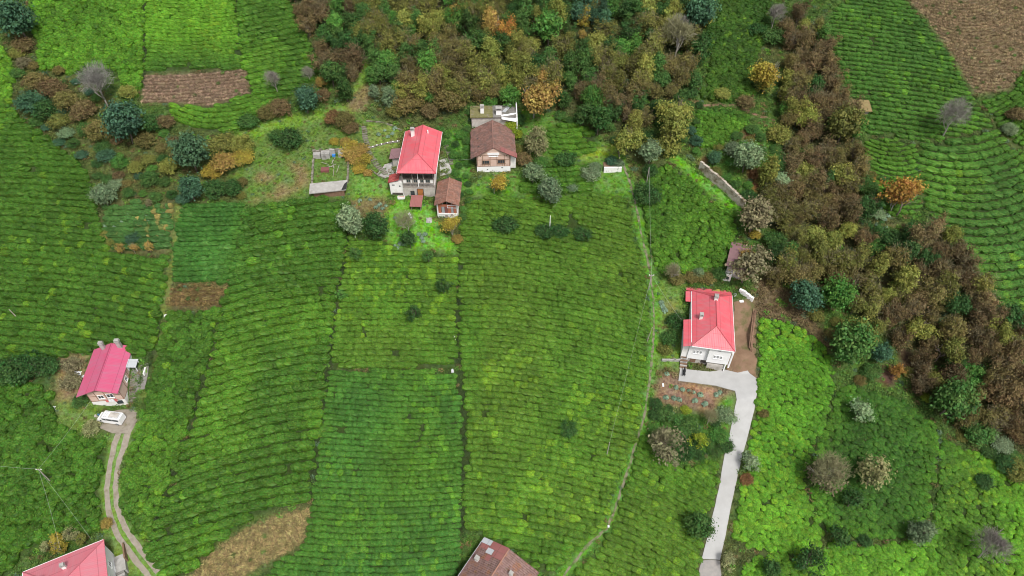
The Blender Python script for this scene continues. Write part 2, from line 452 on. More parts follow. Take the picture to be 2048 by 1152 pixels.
# ------------------------------------------------------------------ plan of the place: fields, yards, woods
def dens(pl, closed=True, step=14.0):
    out = []
    n = len(pl)
    for i in range(n if closed else n - 1):
        (ax, ay), (bx, by) = pl[i], pl[(i + 1) % n]
        k = max(1, int(math.hypot(bx - ax, by - ay) / step))
        out += [(ax + (bx - ax) * j / k, ay + (by - ay) * j / k) for j in range(k)]
    if not closed: out.append(pl[-1])
    return out

def ground_poly(pl):
    p = np.array(dens(pl))
    return at(p[:, 0], p[:, 1])[:, :2]

def ground_line(pl, step=10.0):
    p = np.array(dens(pl, False, step))
    return at(p[:, 0], p[:, 1])

def inside(x, y, poly):
    x = np.asarray(x, float); y = np.asarray(y, float)
    r = np.zeros(x.shape, bool)
    m = (x >= poly[:, 0].min()) & (x <= poly[:, 0].max()) & (y >= poly[:, 1].min()) & (y <= poly[:, 1].max())
    xs, ys = x[m], y[m]
    q = np.zeros(xs.shape, bool)
    n = len(poly)
    for i in range(n):
        ax, ay = poly[i]; bx, by = poly[(i + 1) % n]
        if ay == by: continue
        c = ((ay > ys) != (by > ys)) & (xs < (bx - ax) * (ys - ay) / (by - ay) + ax)
        q ^= c
    r[m] = q
    return r

DARK = (0.050, 0.128, 0.016); MID = (0.070, 0.172, 0.018); LIME = (0.098, 0.248, 0.020)
BRIGHT = (0.092, 0.228, 0.020); BLUE = (0.046, 0.140, 0.024); YEL = (0.150, 0.285, 0.022); OLV = (0.074, 0.158, 0.018)
# key, label, outline, one row as seen (left, middle, right) or None, row spacing, spacing in row, colours (1, 2, specks), share of specks
FIELDS = [
 ('edge_bright', 'narrow bright tea plot on the left edge above the dark rows', [(-90, 80), (10, 95), (35, 150), (22, 215), (-90, 260)], None, 1.3, 1.2, BRIGHT, MID, YEL, .05),
 ('bright_clumps', 'mid green tea plot of loose clumps left of the lime plot', [(62, -70), (293, -70), (290, 60), (284, 175), (270, 200), (225, 140), (165, 135), (150, 150), (80, 140), (70, 60)], None, 1.35, 1.25, BRIGHT, (.07, .18, .018), LIME, .12),
 ('lime_clumps', 'lime green tea plot right above the brown pruned rectangle', [(297, -70), (466, -70), (483, 137), (290, 146), (292, 60)], [(300, 60), (385, 63), (470, 55)], 1.25, 1.15, LIME, BRIGHT, YEL, .15),
 ('below_pruned', 'strip of curved green tea rows below the upper brown pruned plot', [(340, 207), (420, 214), (505, 188), (540, 200), (560, 222), (520, 240), (470, 262), (400, 262), (345, 240)], [(345, 215), (430, 238), (550, 200)], 1.5, 1.0, BRIGHT, MID, YEL, .05),
 ('dark_rows_top', 'dark green tea rows left of the brown thicket at the top', [(470, -70), (560, -70), (585, 30), (612, 75), (640, 125), (625, 160), (590, 180), (560, 215), (510, 195), (500, 150), (487, 130)], [(475, 75), (540, 62), (610, 50)], 1.75, 1.0, DARK, MID, BRIGHT, .06),
 ('big_left_rows', 'wide dark tea field of level rows along the left edge', [(-90, 265), (25, 215), (60, 250), (120, 290), (170, 335), (195, 400), (205, 480), (232, 508), (335, 512), (332, 560), (326, 620), (312, 705), (265, 712), (215, 690), (185, 700), (120, 712), (100, 735), (-90, 720)], [(0, 500), (150, 510), (310, 532)], 1.62, 1.0, DARK, (.048, .125, .014), YEL, .05),
 ('vegetable_garden', 'messy vegetable garden with dry straw at the end of the left rows', [(210, 408), (280, 402), (346, 404), (342, 500), (300, 505), (240, 506), (212, 478)], [(215, 455), (280, 455), (340, 452)], 1.35, 1.0, (.040, .115, .035), (.055, .135, .035), (.34, .26, .10), .22),
 ('garden_beans', 'dark leafy crop plot above the small brown pruned plot', [(358, 415), (400, 408), (490, 408), (482, 470), (462, 540), (455, 566), (348, 568), (352, 490)], [(350, 500), (410, 498), (470, 495)], 1.15, 0.85, BLUE, (.035, .115, .022), (.08, .2, .05), .1),
 ('between_tracks', 'clumpy tea strip along the right side of the farm track', [(340, 622), (440, 618), (428, 700), (402, 790), (372, 880), (345, 960), (318, 1030), (292, 1085), (262, 1060), (246, 1010), (248, 950), (262, 890), (278, 850), (292, 800), (300, 760), (322, 700), (330, 640)], None, 1.25, 1.15, MID, DARK, YEL, .06),
 ('big_centre_rows', 'broad tea field of rising curved rows left of the centre', [(495, 418), (560, 405), (640, 398), (700, 398), (692, 480), (680, 560), (662, 690), (648, 800), (632, 930), (618, 1003), (560, 1018), (500, 1038), (455, 1070), (400, 1120), (372, 1150), (330, 1190), (296, 1092), (322, 1035), (350, 962), (378, 880), (408, 790), (434, 700), (446, 618), (458, 570), (484, 470)], [(370, 930), (500, 890), (630, 868)], 1.85, 1.0, MID, DARK, BRIGHT, .10),
 ('below_house_rows', 'tea field with lime flecks below the garden of the upper red house', [(702, 475), (760, 482), (800, 500), (870, 508), (917, 512), (915, 640), (913, 733), (664, 733), (672, 680), (688, 560)], [(690, 600), (800, 598), (910, 600)], 1.30, 0.95, MID, OLV, YEL, .12),
 ('centre_clumps', 'deep green clumpy tea field at the bottom centre', [(662, 740), (912, 740), (922, 800), (928, 860), (924, 1000), (918, 1090), (916, 1200), (500, 1200), (560, 1118), (612, 1090), (626, 1005), (640, 920), (654, 810)], [(660, 900), (790, 905), (920, 900)], 1.10, 1.0, (.058, .152, .017), BLUE, BRIGHT, .12),
 ('centre_right_rows', 'big tea field with lime flecks left of the winding footpath', [(926, 455), (935, 395), (1000, 392), (1090, 400), (1200, 388), (1252, 395), (1262, 440), (1280, 520), (1296, 600), (1296, 660), (1292, 740), (1282, 820), (1256, 905), (1230, 980), (1206, 1050), (1160, 1090), (1118, 1130), (1090, 1150), (1060, 1125), (1010, 1085), (965, 1066), (930, 1060), (930, 900), (930, 800), (922, 650), (922, 520)], [(940, 600), (1110, 618), (1290, 660)], 1.30, 0.95, MID, OLV, YEL, .16),
 ('right_of_path', 'clumpy green tea plot above the right red house', [(1278, 400), (1285, 345), (1335, 325), (1390, 365), (1430, 405), (1475, 432), (1470, 480), (1448, 535), (1400, 548), (1330, 545), (1312, 540), (1298, 480)], None, 1.2, 1.1, MID, DARK, BRIGHT, .12),
 ('lower_right_rows', 'olive green tea rows between the footpath and the concrete road', [(1290, 868), (1350, 930), (1400, 935), (1432, 915), (1430, 990), (1412, 1070), (1398, 1120), (1392, 1200), (1110, 1200), (1150, 1150), (1190, 1108), (1228, 1060), (1250, 990), (1272, 920)], [(1240, 1010), (1320, 1048), (1400, 1095)], 1.30, 0.95, OLV, MID, YEL, .06),
 ('lime_right', 'lime green tea slope on the right side of the concrete road', [(1520, 632), (1580, 645), (1630, 672), (1655, 705), (1672, 760), (1655, 830), (1630, 890), (1612, 940), (1618, 1000), (1648, 1060), (1640, 1105), (1560, 1105), (1500, 1095), (1468, 1080), (1476, 1010), (1498, 900), (1514, 800), (1520, 740)], None, .98, .92, LIME, (.08, .22, .018), YEL, .2),
 ('dark_meadow', 'darker green tea meadow with small trees on the lower right', [(1682, 765), (1740, 782), (1810, 800), (1870, 850), (1880, 900), (1868, 960), (1856, 1050), (1790, 1075), (1720, 1078), (1655, 1060), (1624, 1000), (1618, 945), (1640, 885), (1665, 825)], None, 1.0, .95, (.038, .108, .016), (.032, .094, .014), (.062, .15, .02), .12),  # meadow plants have a darker green of their own
 ('lime_corner', 'lime green tea slope in the lower right corner', [(1884, 880), (1950, 905), (2020, 925), (2150, 960), (2150, 1220), (1480, 1220), (1470, 1130), (1510, 1112), (1645, 1112), (1660, 1075), (1730, 1090), (1800, 1085), (1865, 1060), (1876, 970)], None, 1.0, .95, (.098, .255, .02), MID, YEL, .16),
 ('hill_rows_upper', 'narrow tea rows in the upper part of the hill field on the right', [(1650, 40), (1690, 5), (1760, -70), (1790, -70), (1815, 5), (1850, 45), (1895, 105), (1930, 170), (1950, 205), (1985, 252), (1900, 275), (1835, 285), (1780, 268), (1736, 268), (1738, 250), (1700, 205), (1672, 140)], [(1670, 130), (1790, 142), (1930, 165)], 1.42, 1.0, (.060, .155, .024), (.048, .130, .022), (.10, .24, .022), .10),
 ('hill_rows', 'broad tea rows bending round the hill on the right edge', [(1838, 292), (1905, 280), (1990, 258), (2020, 300), (2150, 345), (2150, 800), (2050, 745), (2040, 670), (2020, 630), (1975, 580), (1935, 525), (1925, 480), (1880, 448), (1856, 425), (1842, 360)], [(1850, 372), (1950, 385), (2060, 350)], 2.05, 1.05, (.075, .185, .026), (.058, .150, .028), (.14, .27, .022), .10),
 ('hill_clumps', 'loose clumpy tea patch between the field hut and the orange tree', [(1736, 274), (1780, 275), (1832, 292), (1834, 360), (1846, 418), (1800, 435), (1745, 415), (1725, 340)], [(1735, 330), (1780, 345), (1835, 340)], 1.25, 1.0, (.06, .155, .022), MID, BRIGHT, .12),
 ('hill_edge', 'small tea plot right of the pruned slope on the right edge', [(1962, 196), (2020, 182), (2060, 120), (2150, 100), (2150, 330), (2030, 290), (1995, 245)], [(1965, 215), (2010, 195), (2060, 140)], 1.4, 1.1, MID, DARK, BRIGHT, .08),
 ('top_dark', 'dark green tea plot behind the grey bare tree at the top', [(1410, 30), (1430, -70), (1545, -70), (1540, 60), (1515, 110), (1505, 190), (1450, 205), (1400, 195), (1425, 120)], None, 1.2, 1.1, (.030, .080, .012), (.045, .105, .014), (.1, .2, .02), .06),
 ('small_green', 'small deep green plot beside the upper dirt path', [(1400, 222), (1450, 218), (1500, 232), (1485, 262), (1430, 300), (1395, 292), (1388, 250)], None, 1.0, 0.95, (.038, .11, .016), MID, (.07, .18, .02), .1),
 ('right_of_old_house', 'dark tea rows to the right of the old tiled house', [(1096, 258), (1130, 235), (1190, 262), (1192, 300), (1150, 318), (1098, 312)], [(1095, 285), (1140, 288), (1190, 280)], 1.5, 1.0, DARK, MID, BRIGHT, .05),
 ('below_old_house', 'small tea plot between the old tiled house and the stone box', [(1040, 370), (1080, 340), (1110, 322), (1180, 330), (1190, 380), (1130, 392), (1040, 388)], [(1045, 370), (1120, 372), (1190, 365)], 1.4, 1.0, MID, DARK, BRIGHT, .1),
 ('left_clumps', 'dark clumpy tea field left of the farm track', [(-90, 775), (60, 770), (105, 790), (115, 855), (165, 868), (205, 885), (226, 905), (216, 960), (208, 1010), (205, 1052), (160, 1068), (95, 1085), (50, 1105), (20, 1150), (-90, 1190)], None, 1.45, 1.35, DARK, (.05, .13, .015), MID, .15),
]
FPOLY = [ground_poly(f[2]) for f in FIELDS]

PRUNED = [
 ('upper_pruned', 'brown pruned tea rectangle in the upper left', [(289, 150), (380, 146), (492, 139), (501, 186), (470, 198), (420, 211), (350, 206), (285, 207)], [(290, 180), (390, 178), (495, 165)], (.270, .195, .130), (.19, .135, .085)),
 ('small_pruned', 'small brown pruned plot beside the dark leafy crop', [(346, 571), (454, 568), (444, 614), (331, 616)], [(335, 595), (390, 594), (450, 592)], (.19, .140, .055), (.13, .095, .04)),
 ('bottom_pruned', 'straw coloured pruned plot at the bottom left of centre', [(621, 1012), (610, 1086), (560, 1112), (490, 1150), (470, 1200), (340, 1200), (392, 1140), (440, 1092), (505, 1050), (560, 1028)], None, (.27, .220, .095), (.20, .165, .075)),
 ('hill_pruned', 'pale brown pruned slope in the upper right corner', [(1802, -70), (2150, -70), (2150, 95), (2060, 112), (2018, 176), (1955, 190), (1935, 165), (1898, 98), (1852, 36), (1818, 2)], [(1850, 60), (1960, 90), (2060, 40)], (.270, .205, .115), (.21, .165, .09)),
]
PPOLY = [ground_poly(f[2]) for f in PRUNED]

WOODS = [[(572, -75), (1425, -75), (1412, 40), (1395, 120), (1375, 175), (1330, 215), (1300, 255), (1200, 252), (1150, 235), (1100, 185), (1040, 195), (1010, 205), (935, 205), (900, 235), (800, 232), (760, 205), (748, 150), (725, 120), (700, 195), (650, 150), (640, 118), (610, 60)],
         [(1560, 60), (1600, 35), (1640, 55), (1665, 140), (1690, 205), (1720, 250), (1715, 330), (1735, 415), (1790, 440), (1880, 455), (1925, 520), (1975, 590), (2025, 645), (2045, 750), (2150, 830), (2150, 940), (1985, 880), (1890, 835), (1835, 790), (1790, 690), (1740, 650), (1640, 560), (1560, 575), (1525, 545), (1545, 470), (1520, 400), (1535, 350), (1590, 300), (1560, 210), (1580, 120)],
         [(30, 60), (70, 130), (160, 150), (220, 190), (330, 270), (420, 320), (500, 300), (490, 400), (360, 405), (220, 390), (180, 330), (100, 280), (40, 215)]]
WPOLY = [ground_poly(p) for p in WOODS]

# ------------------------------------------------------------------ the ground, one sheet
STEP = 0.6
fx = np.arange(-150, 150.01, STEP); fy = np.arange(24, 205.01, STEP)
gx = np.concatenate([np.linspace(-900, -160, 12), fx, np.linspace(160, 900, 12)])
gy = np.concatenate([np.linspace(-500, 10, 9), fy, np.linspace(215, 1200, 14)])
GX, GY = np.meshgrid(gx, gy)
GZ = hgt(GX, GY)
soil = np.zeros(GX.shape + (3,))
n1, n2, n3 = vnoise(GX, GY, 9, 3), vnoise(GX, GY, 4, 5), vnoise(GX, GY, 16, 8)
soil[:] = (0.060, 0.115, 0.022)
soil += ((n3 > .55) * np.clip((n3 - .55) * 4, 0, 1))[..., None] * (np.array((0.085, 0.095, 0.032)) - soil) * .8
cls = np.zeros(GX.shape, int)                    # 0 rough grass, 1 crop, 2 hard, 3 bare, 4 wood, 5 lawn

def paint(poly, color, k=None, soft=0.0):
    m_ = inside(GX, GY, poly)
    if soft: m_ &= (vnoise(GX, GY, 2.2, 11) > soft)
    soil[m_] = color
    if k is not None: cls[m_] = k
def paint_px(pl, color, k=None, soft=0.0): paint(ground_poly(pl), color, k, soft)
def paint_line(pl, width, color, k=None):
    L = ground_line(pl)
    m_ = seg_dist(GX, GY, L[:, :2]) < width
    soil[m_] = color
    if k is not None: cls[m_] = k

for w in WPOLY: paint(w, (0.075, 0.085, 0.030), 4)
paint(WPOLY[0], (0.058, 0.075, 0.024), 4, .55)
paint(WPOLY[2], (0.085, 0.105, 0.030), 4)
GRASS = (0.085, 0.205, 0.020); OLIVE = (0.125, 0.130, 0.042); TAN = (0.20, 0.15, 0.07)
paint_px([(425, 300), (520, 262), (620, 240), (700, 215), (760, 240), (790, 340), (770, 420), (620, 400), (495, 410)], (0.085, 0.150, 0.028), 5)
paint_px([(500, 345), (560, 318), (618, 330), (618, 370), (560, 400), (500, 405)], (.17, .135, .055), 5, .45)
paint_px([(700, 395), (770, 390), (800, 470), (745, 462), (700, 430)], (.15, .125, .05), 5, .4)
paint_line([(480, 275), (560, 245), (640, 232), (705, 215), (738, 130)], 1.6, (.115, .215, .025), 5)
paint_line([(712, 208), (738, 182)], 2.3, (.17, .14, .06), 5)
paint_px([(735, 250), (800, 252), (803, 288), (780, 300), (738, 300)], (.14, .20, .04), 5)
paint_px([(705, 345), (775, 360), (785, 395), (705, 395)], (.105, .23, .03), 5)
paint_px([(772, 425), (800, 395), (866, 405), (880, 450), (930, 500), (922, 512), (880, 500), (800, 498), (768, 476)], (.105, .275, .022), 5)
paint_px([(885, 262), (940, 262), (945, 345), (925, 400), (900, 340)], (.07, .19, .02), 5)
paint_px([(1000, 340), (1060, 350), (1240, 330), (1262, 398), (1090, 398), (940, 398), (930, 370)], (.08, .19, .022), 5)
paint_px([(1040, 215), (1130, 230), (1240, 300), (1235, 345), (1100, 320), (1040, 260)], (.075, .17, .022), 5)
paint_px([(1150, 300), (1235, 290), (1240, 312), (1160, 320)], (.17, .26, .03), 5)
paint_px([(1330, 310), (1360, 310), (1490, 420), (1476, 432), (1395, 368)], (.10, .27, .02), 5)
paint_px([(1380, 300), (1420, 300), (1540, 240), (1560, 300), (1500, 400), (1410, 330)], (.07, .15, .025), 0)
paint_px([(1415, 160), (1440, 155), (1440, 190), (1420, 205)], (.20, .065, .03), 3, .4)
paint_px([(1395, 330), (1420, 295), (1500, 258), (1520, 275), (1440, 300), (1412, 330)], (.17, .095, .04), 3, .35)
paint_px([(1490, 340), (1510, 335), (1520, 380), (1500, 395)], (.18, .08, .035), 3, .35)
paint_px([(1560, 590), (1605, 610), (1600, 645), (1570, 640), (1525, 600)], (.20, .14, .085), 3, .25)
paint_px([(1750, 735), (1790, 725), (1800, 755), (1780, 775), (1748, 760)], (.085, .045, .03), 3)
paint_px([(1790, 680), (1860, 690), (1850, 760), (1800, 740)], (.075, .05, .03), 3, .3)
paint_px([(112, 712), (180, 706), (165, 790), (140, 850), (112, 835)], (.17, .145, .06), 5)
paint_px([(125, 720), (168, 715), (160, 780), (130, 790)], (.23, .145, .075), 3, .3)
paint_px([(110, 800), (200, 800), (205, 880), (120, 860)], (.10, .17, .03), 5)
paint_px([(95, 735), (112, 720), (112, 775), (-90, 768), (-90, 722)], (.045, .09, .02), 5)
paint_px([(205, 405), (350, 402), (345, 512), (235, 508), (205, 475)], (.09, .10, .035), 5)
paint_px([(1310, 790), (1322, 745), (1342, 738), (1360, 764), (1430, 776), (1468, 784), (1456, 812), (1424, 832), (1380, 818), (1318, 806)], (.19, .122, .074), 3)
paint_px([(1355, 764), (1440, 778), (1440, 790), (1355, 778)], (.33, .19, .10), 3, .5)
paint_px([(1440, 800), (1470, 785), (1468, 850), (1446, 872), (1432, 840)], (.08, .22, .02), 5)
paint_px([(1310, 812), (1380, 826), (1424, 838), (1450, 870), (1430, 915), (1350, 925), (1292, 865)], (.06, .15, .02), 0)
paint_px([(1308, 560), (1368, 565), (1368, 735), (1310, 735)], (.10, .19, .03), 5)
paint_px([(1325, 590), (1360, 590), (1356, 650), (1328, 650)], (.15, .17, .05), 5, .3)
paint_px([(1520, 545), (1600, 590), (1670, 690), (1655, 705), (1600, 650), (1515, 630), (1500, 590)], (.12, .09, .045), 0)
paint_px([(1720, 420), (1790, 430), (1800, 470), (1730, 480), (1690, 440)], (.11, .12, .04), 0)
paint_px([(1730, 330), (1800, 380), (1840, 420), (1780, 430), (1730, 410)], (.10, .19, .03), 0)
paint_px([(205, 1050), (250, 1040), (300, 1150), (230, 1152), (222, 1090)], (.13, .20, .03), 5)
paint_px([(930, 1062), (975, 1072), (920, 1160), (912, 1160)], (.06, .12, .02), 0)
SOILTEA = (0.032, 0.056, 0.014)
for f, p in zip(FIELDS, FPOLY): paint(p, (.10, .10, .035) if f[0] == 'vegetable_garden' else SOILTEA, 1)
for f, p in zip(PRUNED, PPOLY): paint(p, [c * .8 for c in f[5]], 1)
LUSH = (.085, .225, .022)
PATH = [(1243, 318), (1258, 360), (1270, 400), (1283, 470), (1299, 540), (1307, 600), (1308, 660), (1302, 740), (1289, 830), (1262, 920), (1240, 990), (1217, 1052), (1170, 1097), (1128, 1150), (1105, 1200)]
TRACK = [(262, 838), (245, 870), (229, 925), (222, 975), (226, 1020), (242, 1062), (272, 1105), (300, 1140), (340, 1200)]
paint_line(PATH, 1.0, LUSH, 5)
paint_line(TRACK, 1.9, (.11, .21, .035), 5)
TRK_MASK = seg_dist(GX, GY, ground_line(TRACK)[:, :2]) < 1.35
paint_line([(360, 405), (352, 500), (335, 570), (328, 630), (312, 720), (292, 790)], 0.7, (.14, .19, .04), 5)
paint_line([(918, 500), (920, 560)], 0.7, LUSH, 5)
DITCHES = [(ground_line(pl), w_) for pl, w_ in (([(918, 512), (914, 640), (920, 740), (930, 850), (922, 1100)], .60), ([(697, 470), (678, 580), (660, 700), (645, 830), (620, 1005)], .62),
           ([(436, 640), (418, 720), (390, 820), (355, 930), (325, 1020), (296, 1085)], .42), ([(325, 640), (308, 720), (295, 770)], .5), ([(294, -60), (291, 60), (286, 170)], .45), ([(468, -60), (485, 135)], .45))]
for L_, w_ in DITCHES: soil[seg_dist(GX, GY, L_[:, :2]) < .6] = (.024, .040, .014)
ROADPX = [(1360, 738), (1420, 744), (1448, 740), (1475, 746), (1495, 742), (1514, 758), (1515, 780), (1508, 822), (1496, 870), (1482, 920), (1470, 975), (1460, 1022), (1448, 1085), (1440, 1120), (1403, 1118), (1416, 1070), (1430, 1010), (1440, 965), (1446, 925), (1456, 880), (1464, 845), (1473, 800), (1470, 782), (1432, 772), (1357, 762)]
APRONPX = [(1403, 1120), (1440, 1122), (1444, 1160), (1450, 1220), (1385, 1220), (1396, 1150)]
DRIVEPX = [(1466, 603), (1500, 596), (1513, 625), (1510, 690), (1512, 740), (1516, 756), (1495, 742), (1475, 746), (1452, 740), (1466, 702)]
YARD7PX = [(198, 832), (235, 822), (262, 818), (276, 820), (272, 845), (252, 868), (228, 866), (203, 856)]
HARD = [(ROADPX, 2), (APRONPX, 2), (DRIVEPX, 2), (YARD7PX, 2)]
for pl, k in HARD: paint(ground_poly(pl), (.12, .10, .06), k)

hardm = (cls == 2) | TRK_MASK                       # keep plants off the hard surfaces
hardm = hardm | np.roll(hardm, 1, 0) | np.roll(hardm, -1, 0) | np.roll(hardm, 1, 1) | np.roll(hardm, -1, 1)
cls[hardm] = 2
def blur(a, n=1):
    for _ in range(n):
        a = (a + np.roll(a, 1, 0) + np.roll(a, -1, 0) + np.roll(a, 1, 1) + np.roll(a, -1, 1)) / 5
    return a
soil = blur(soil, 2)

def near_idx(x, y):
    return np.clip(np.searchsorted(gy, y), 0, len(gy) - 1), np.clip(np.searchsorted(gx, x), 0, len(gx) - 1)

ny, nx = GX.shape
me = bpy.data.meshes.new('ground')
me.vertices.add(nx * ny)
me.vertices.foreach_set('co', np.stack([GX, GY, GZ], -1).reshape(-1))
ii = (np.arange(ny - 1)[:, None] * nx + np.arange(nx - 1)[None]).reshape(-1)
quads = np.stack([ii, ii + 1, ii + nx + 1, ii + nx], -1)
me.loops.add(quads.size); me.loops.foreach_set('vertex_index', quads.reshape(-1).astype(np.int32))
me.polygons.add(len(quads)); me.polygons.foreach_set('loop_start', np.arange(0, quads.size, 4, dtype=np.int32))
me.polygons.foreach_set('use_smooth', np.ones(len(quads), bool))
me.update(calc_edges=True); me.validate()
ca = me.attributes.new('soil', 'FLOAT_COLOR', 'POINT')
ca.data.foreach_set('color', np.concatenate([soil, np.ones(soil.shape[:2] + (1,))], -1).reshape(-1).astype(np.float32))
me.materials.append(M['ground'])
ground = obj_from_mesh('ground', me)
tag(ground, 'grassy hillside ground between the tea plots', 'ground', kind='structure')

def draped(name, pl, mat, lift, step=0.5, world_poly=None, jag=0.0):
    """sheet following the ground inside an outline"""
    poly = ground_poly(pl) if world_poly is None else world_poly
    if jag:
        poly = poly + np.stack([vnoise(poly[:, 0], poly[:, 1], .9, 21) - .5, vnoise(poly[:, 0], poly[:, 1], .9, 22) - .5], -1) * jag
    import bmesh
    bm = bmesh.new()
    vs = [bm.verts.new((x, y, 0)) for x, y in poly]
    bm.faces.new(vs)
    bmesh.ops.triangulate(bm, faces=bm.faces[:])
    x0, y0, x1, y1 = poly[:, 0].min(), poly[:, 1].min(), poly[:, 0].max(), poly[:, 1].max()
    for ax, a, b in ((0, x0, x1), (1, y0, y1)):
        for k in np.arange(a + step, b, step):
            co = (k, 0, 0) if ax == 0 else (0, k, 0); no = (1, 0, 0) if ax == 0 else (0, 1, 0)
            bmesh.ops.bisect_plane(bm, geom=bm.verts[:] + bm.edges[:] + bm.faces[:], plane_co=co, plane_no=no)
    co = np.array([v.co[:] for v in bm.verts])
    z = hgt(co[:, 0], co[:, 1]) + lift
    for v, zz in zip(bm.verts, z): v.co.z = zz
    bm.normal_update()
    for f in bm.faces:
        if f.normal.z < 0: f.normal_flip()
    r = bmesh.ops.extrude_face_region(bm, geom=bm.faces[:])
    for g in r['geom']:
        if isinstance(g, bmesh.types.BMVert): g.co.z += 0.0
    # sink the original copy so the sheet has a real edge
    newv = {g for g in r['geom'] if isinstance(g, bmesh.types.BMVert)}
    for v in bm.verts:
        if v not in newv: v.co.z -= lift + 0.12
    me = bpy.data.meshes.new(name); bm.to_mesh(me); bm.free()
    me.materials.append(mat); me.update()
    return obj_from_mesh(name, me)

def ribbon(L, half, seed=0, wob=0.15):
    """outline of a strip along a ground line"""
    L = np.asarray(L)[:, :2]; r = np.random.default_rng(seed)
    d = np.gradient(L, axis=0); d /= np.linalg.norm(d, axis=1)[:, None]
    nn = np.stack([-d[:, 1], d[:, 0]], -1)
    return np.concatenate([L + nn * (half + r.uniform(-wob, wob, (len(L), 1))), (L - nn * (half + r.uniform(-wob, wob, (len(L), 1))))[::-1]])

tag(draped('concrete_road', ROADPX, M['new_concrete'], 0.14, 0.6, jag=.1), 'pale concrete road and yard below the right red house', 'road', kind='structure')
tag(draped('road_apron', APRONPX, M['asphalt'], 0.10, 0.6, jag=.3), 'greyer road surface where the concrete road ends', 'road', kind='structure')
tag(draped('dirt_drive', DRIVEPX, M['brown_soil'], 0.06, 0.6, jag=.8), 'brown dirt drive along the right side of the right red house', 'drive', kind='structure')
tag(draped('gravel_yard', YARD7PX, M['gravel'], 0.12, 0.4, jag=.6), 'grey gravel yard where the white van stands', 'yard', kind='structure')
tl = ground_line(TRACK, 8)
d = np.gradient(tl[:, :2], axis=0); d /= np.linalg.norm(d, axis=1)[:, None]; nn = np.stack([-d[:, 1], d[:, 0]], -1)
trk = tag(empty('farm_track', tuple(tl[len(tl) // 2])), 'gravel farm track of two wheel ruts on the lower left', 'track', kind='structure')
for s in (-1, 1):
    o = draped('wheel_rut', None, M['gravel'], 0.06, 0.6, world_poly=ribbon(np.concatenate([tl[:, :2] + nn * s * .78, tl[:, 2:]], 1), 0.47, 3 + s, .08))
    o.parent = trk; o.matrix_parent_inverse = Matrix.Translation(-Vector(trk.location))
tag(draped('footpath', None, M['path_soil'], 0.06, 0.6, world_poly=ribbon(ground_line(PATH, 8), 0.22, 9, .12)), 'narrow stony footpath winding down between the tea fields', 'path', kind='structure')
tag(draped('dirt_path', None, M['brown_soil'], 0.06, 0.6, world_poly=ribbon(ground_line([(1385, 214), (1440, 208), (1480, 215), (1515, 232), (1550, 240)], 8), 0.40, 5, .2)), 'short dirt path crossing below the upper dark tea plot', 'path', kind='structure')
tag(draped('paved_yard', [(262, 735), (298, 727), (296, 750), (290, 778), (268, 786)], M['dark_concrete'], 0.12, 0.6), 'dark concrete yard right of the pink roofed house', 'yard', kind='structure')
tag(draped('house_terrace', [(770, 330), (790, 320), (800, 345), (795, 350), (765, 358), (755, 348)], M['concrete'], 0.06, 0.6, jag=.4), 'small grey concrete terrace left of the upper red house', 'terrace', kind='structure')
tag(draped('side_terrace', [(878, 320), (895, 318), (905, 345), (880, 352)], M['concrete'], 0.06, 0.6, jag=.4), 'grey concrete terrace right of the upper red house', 'terrace', kind='structure')

# ------------------------------------------------------------------ scattered plants
def leaf_attr(me, cols):
    a = me.attributes.new('leaf', 'FLOAT_COLOR', 'POINT')
    c = np.concatenate([np.asarray(cols, np.float32), np.ones((len(cols), 1), np.float32)], 1)
    a.data.foreach_set('color', c.reshape(-1))

def leaf_quads(centres, normals, size, r, aspect=1.6):
    """little pointed leaf faces; returns verts (n*4,3)"""
    n = len(centres)
    nrm = normals / np.linalg.norm(normals, axis=1)[:, None]
    t = r.normal(size=(n, 3)); t -= nrm * (t * nrm).sum(1)[:, None]; t /= np.linalg.norm(t, axis=1)[:, None]
    b = np.cross(nrm, t)
    s = size * r.uniform(.7, 1.35, (n, 1))
    return np.stack([centres - t * s * .5 * aspect, centres - b * s * .5, centres + t * s * .5 * aspect + nrm * s * .15, centres + b * s * .5], 1).reshape(-1, 3)

def make_mesh(name, verts, faces, mat, cols, smooth=False):
    me = bpy.data.meshes.new(name)
    me.from_pydata([tuple(v) for v in verts], [], faces)
    leaf_attr(me, cols)
    if mat: me.materials.append(mat)
    if smooth: me.polygons.foreach_set('use_smooth', [True] * len(me.polygons))
    me.update()
    return me

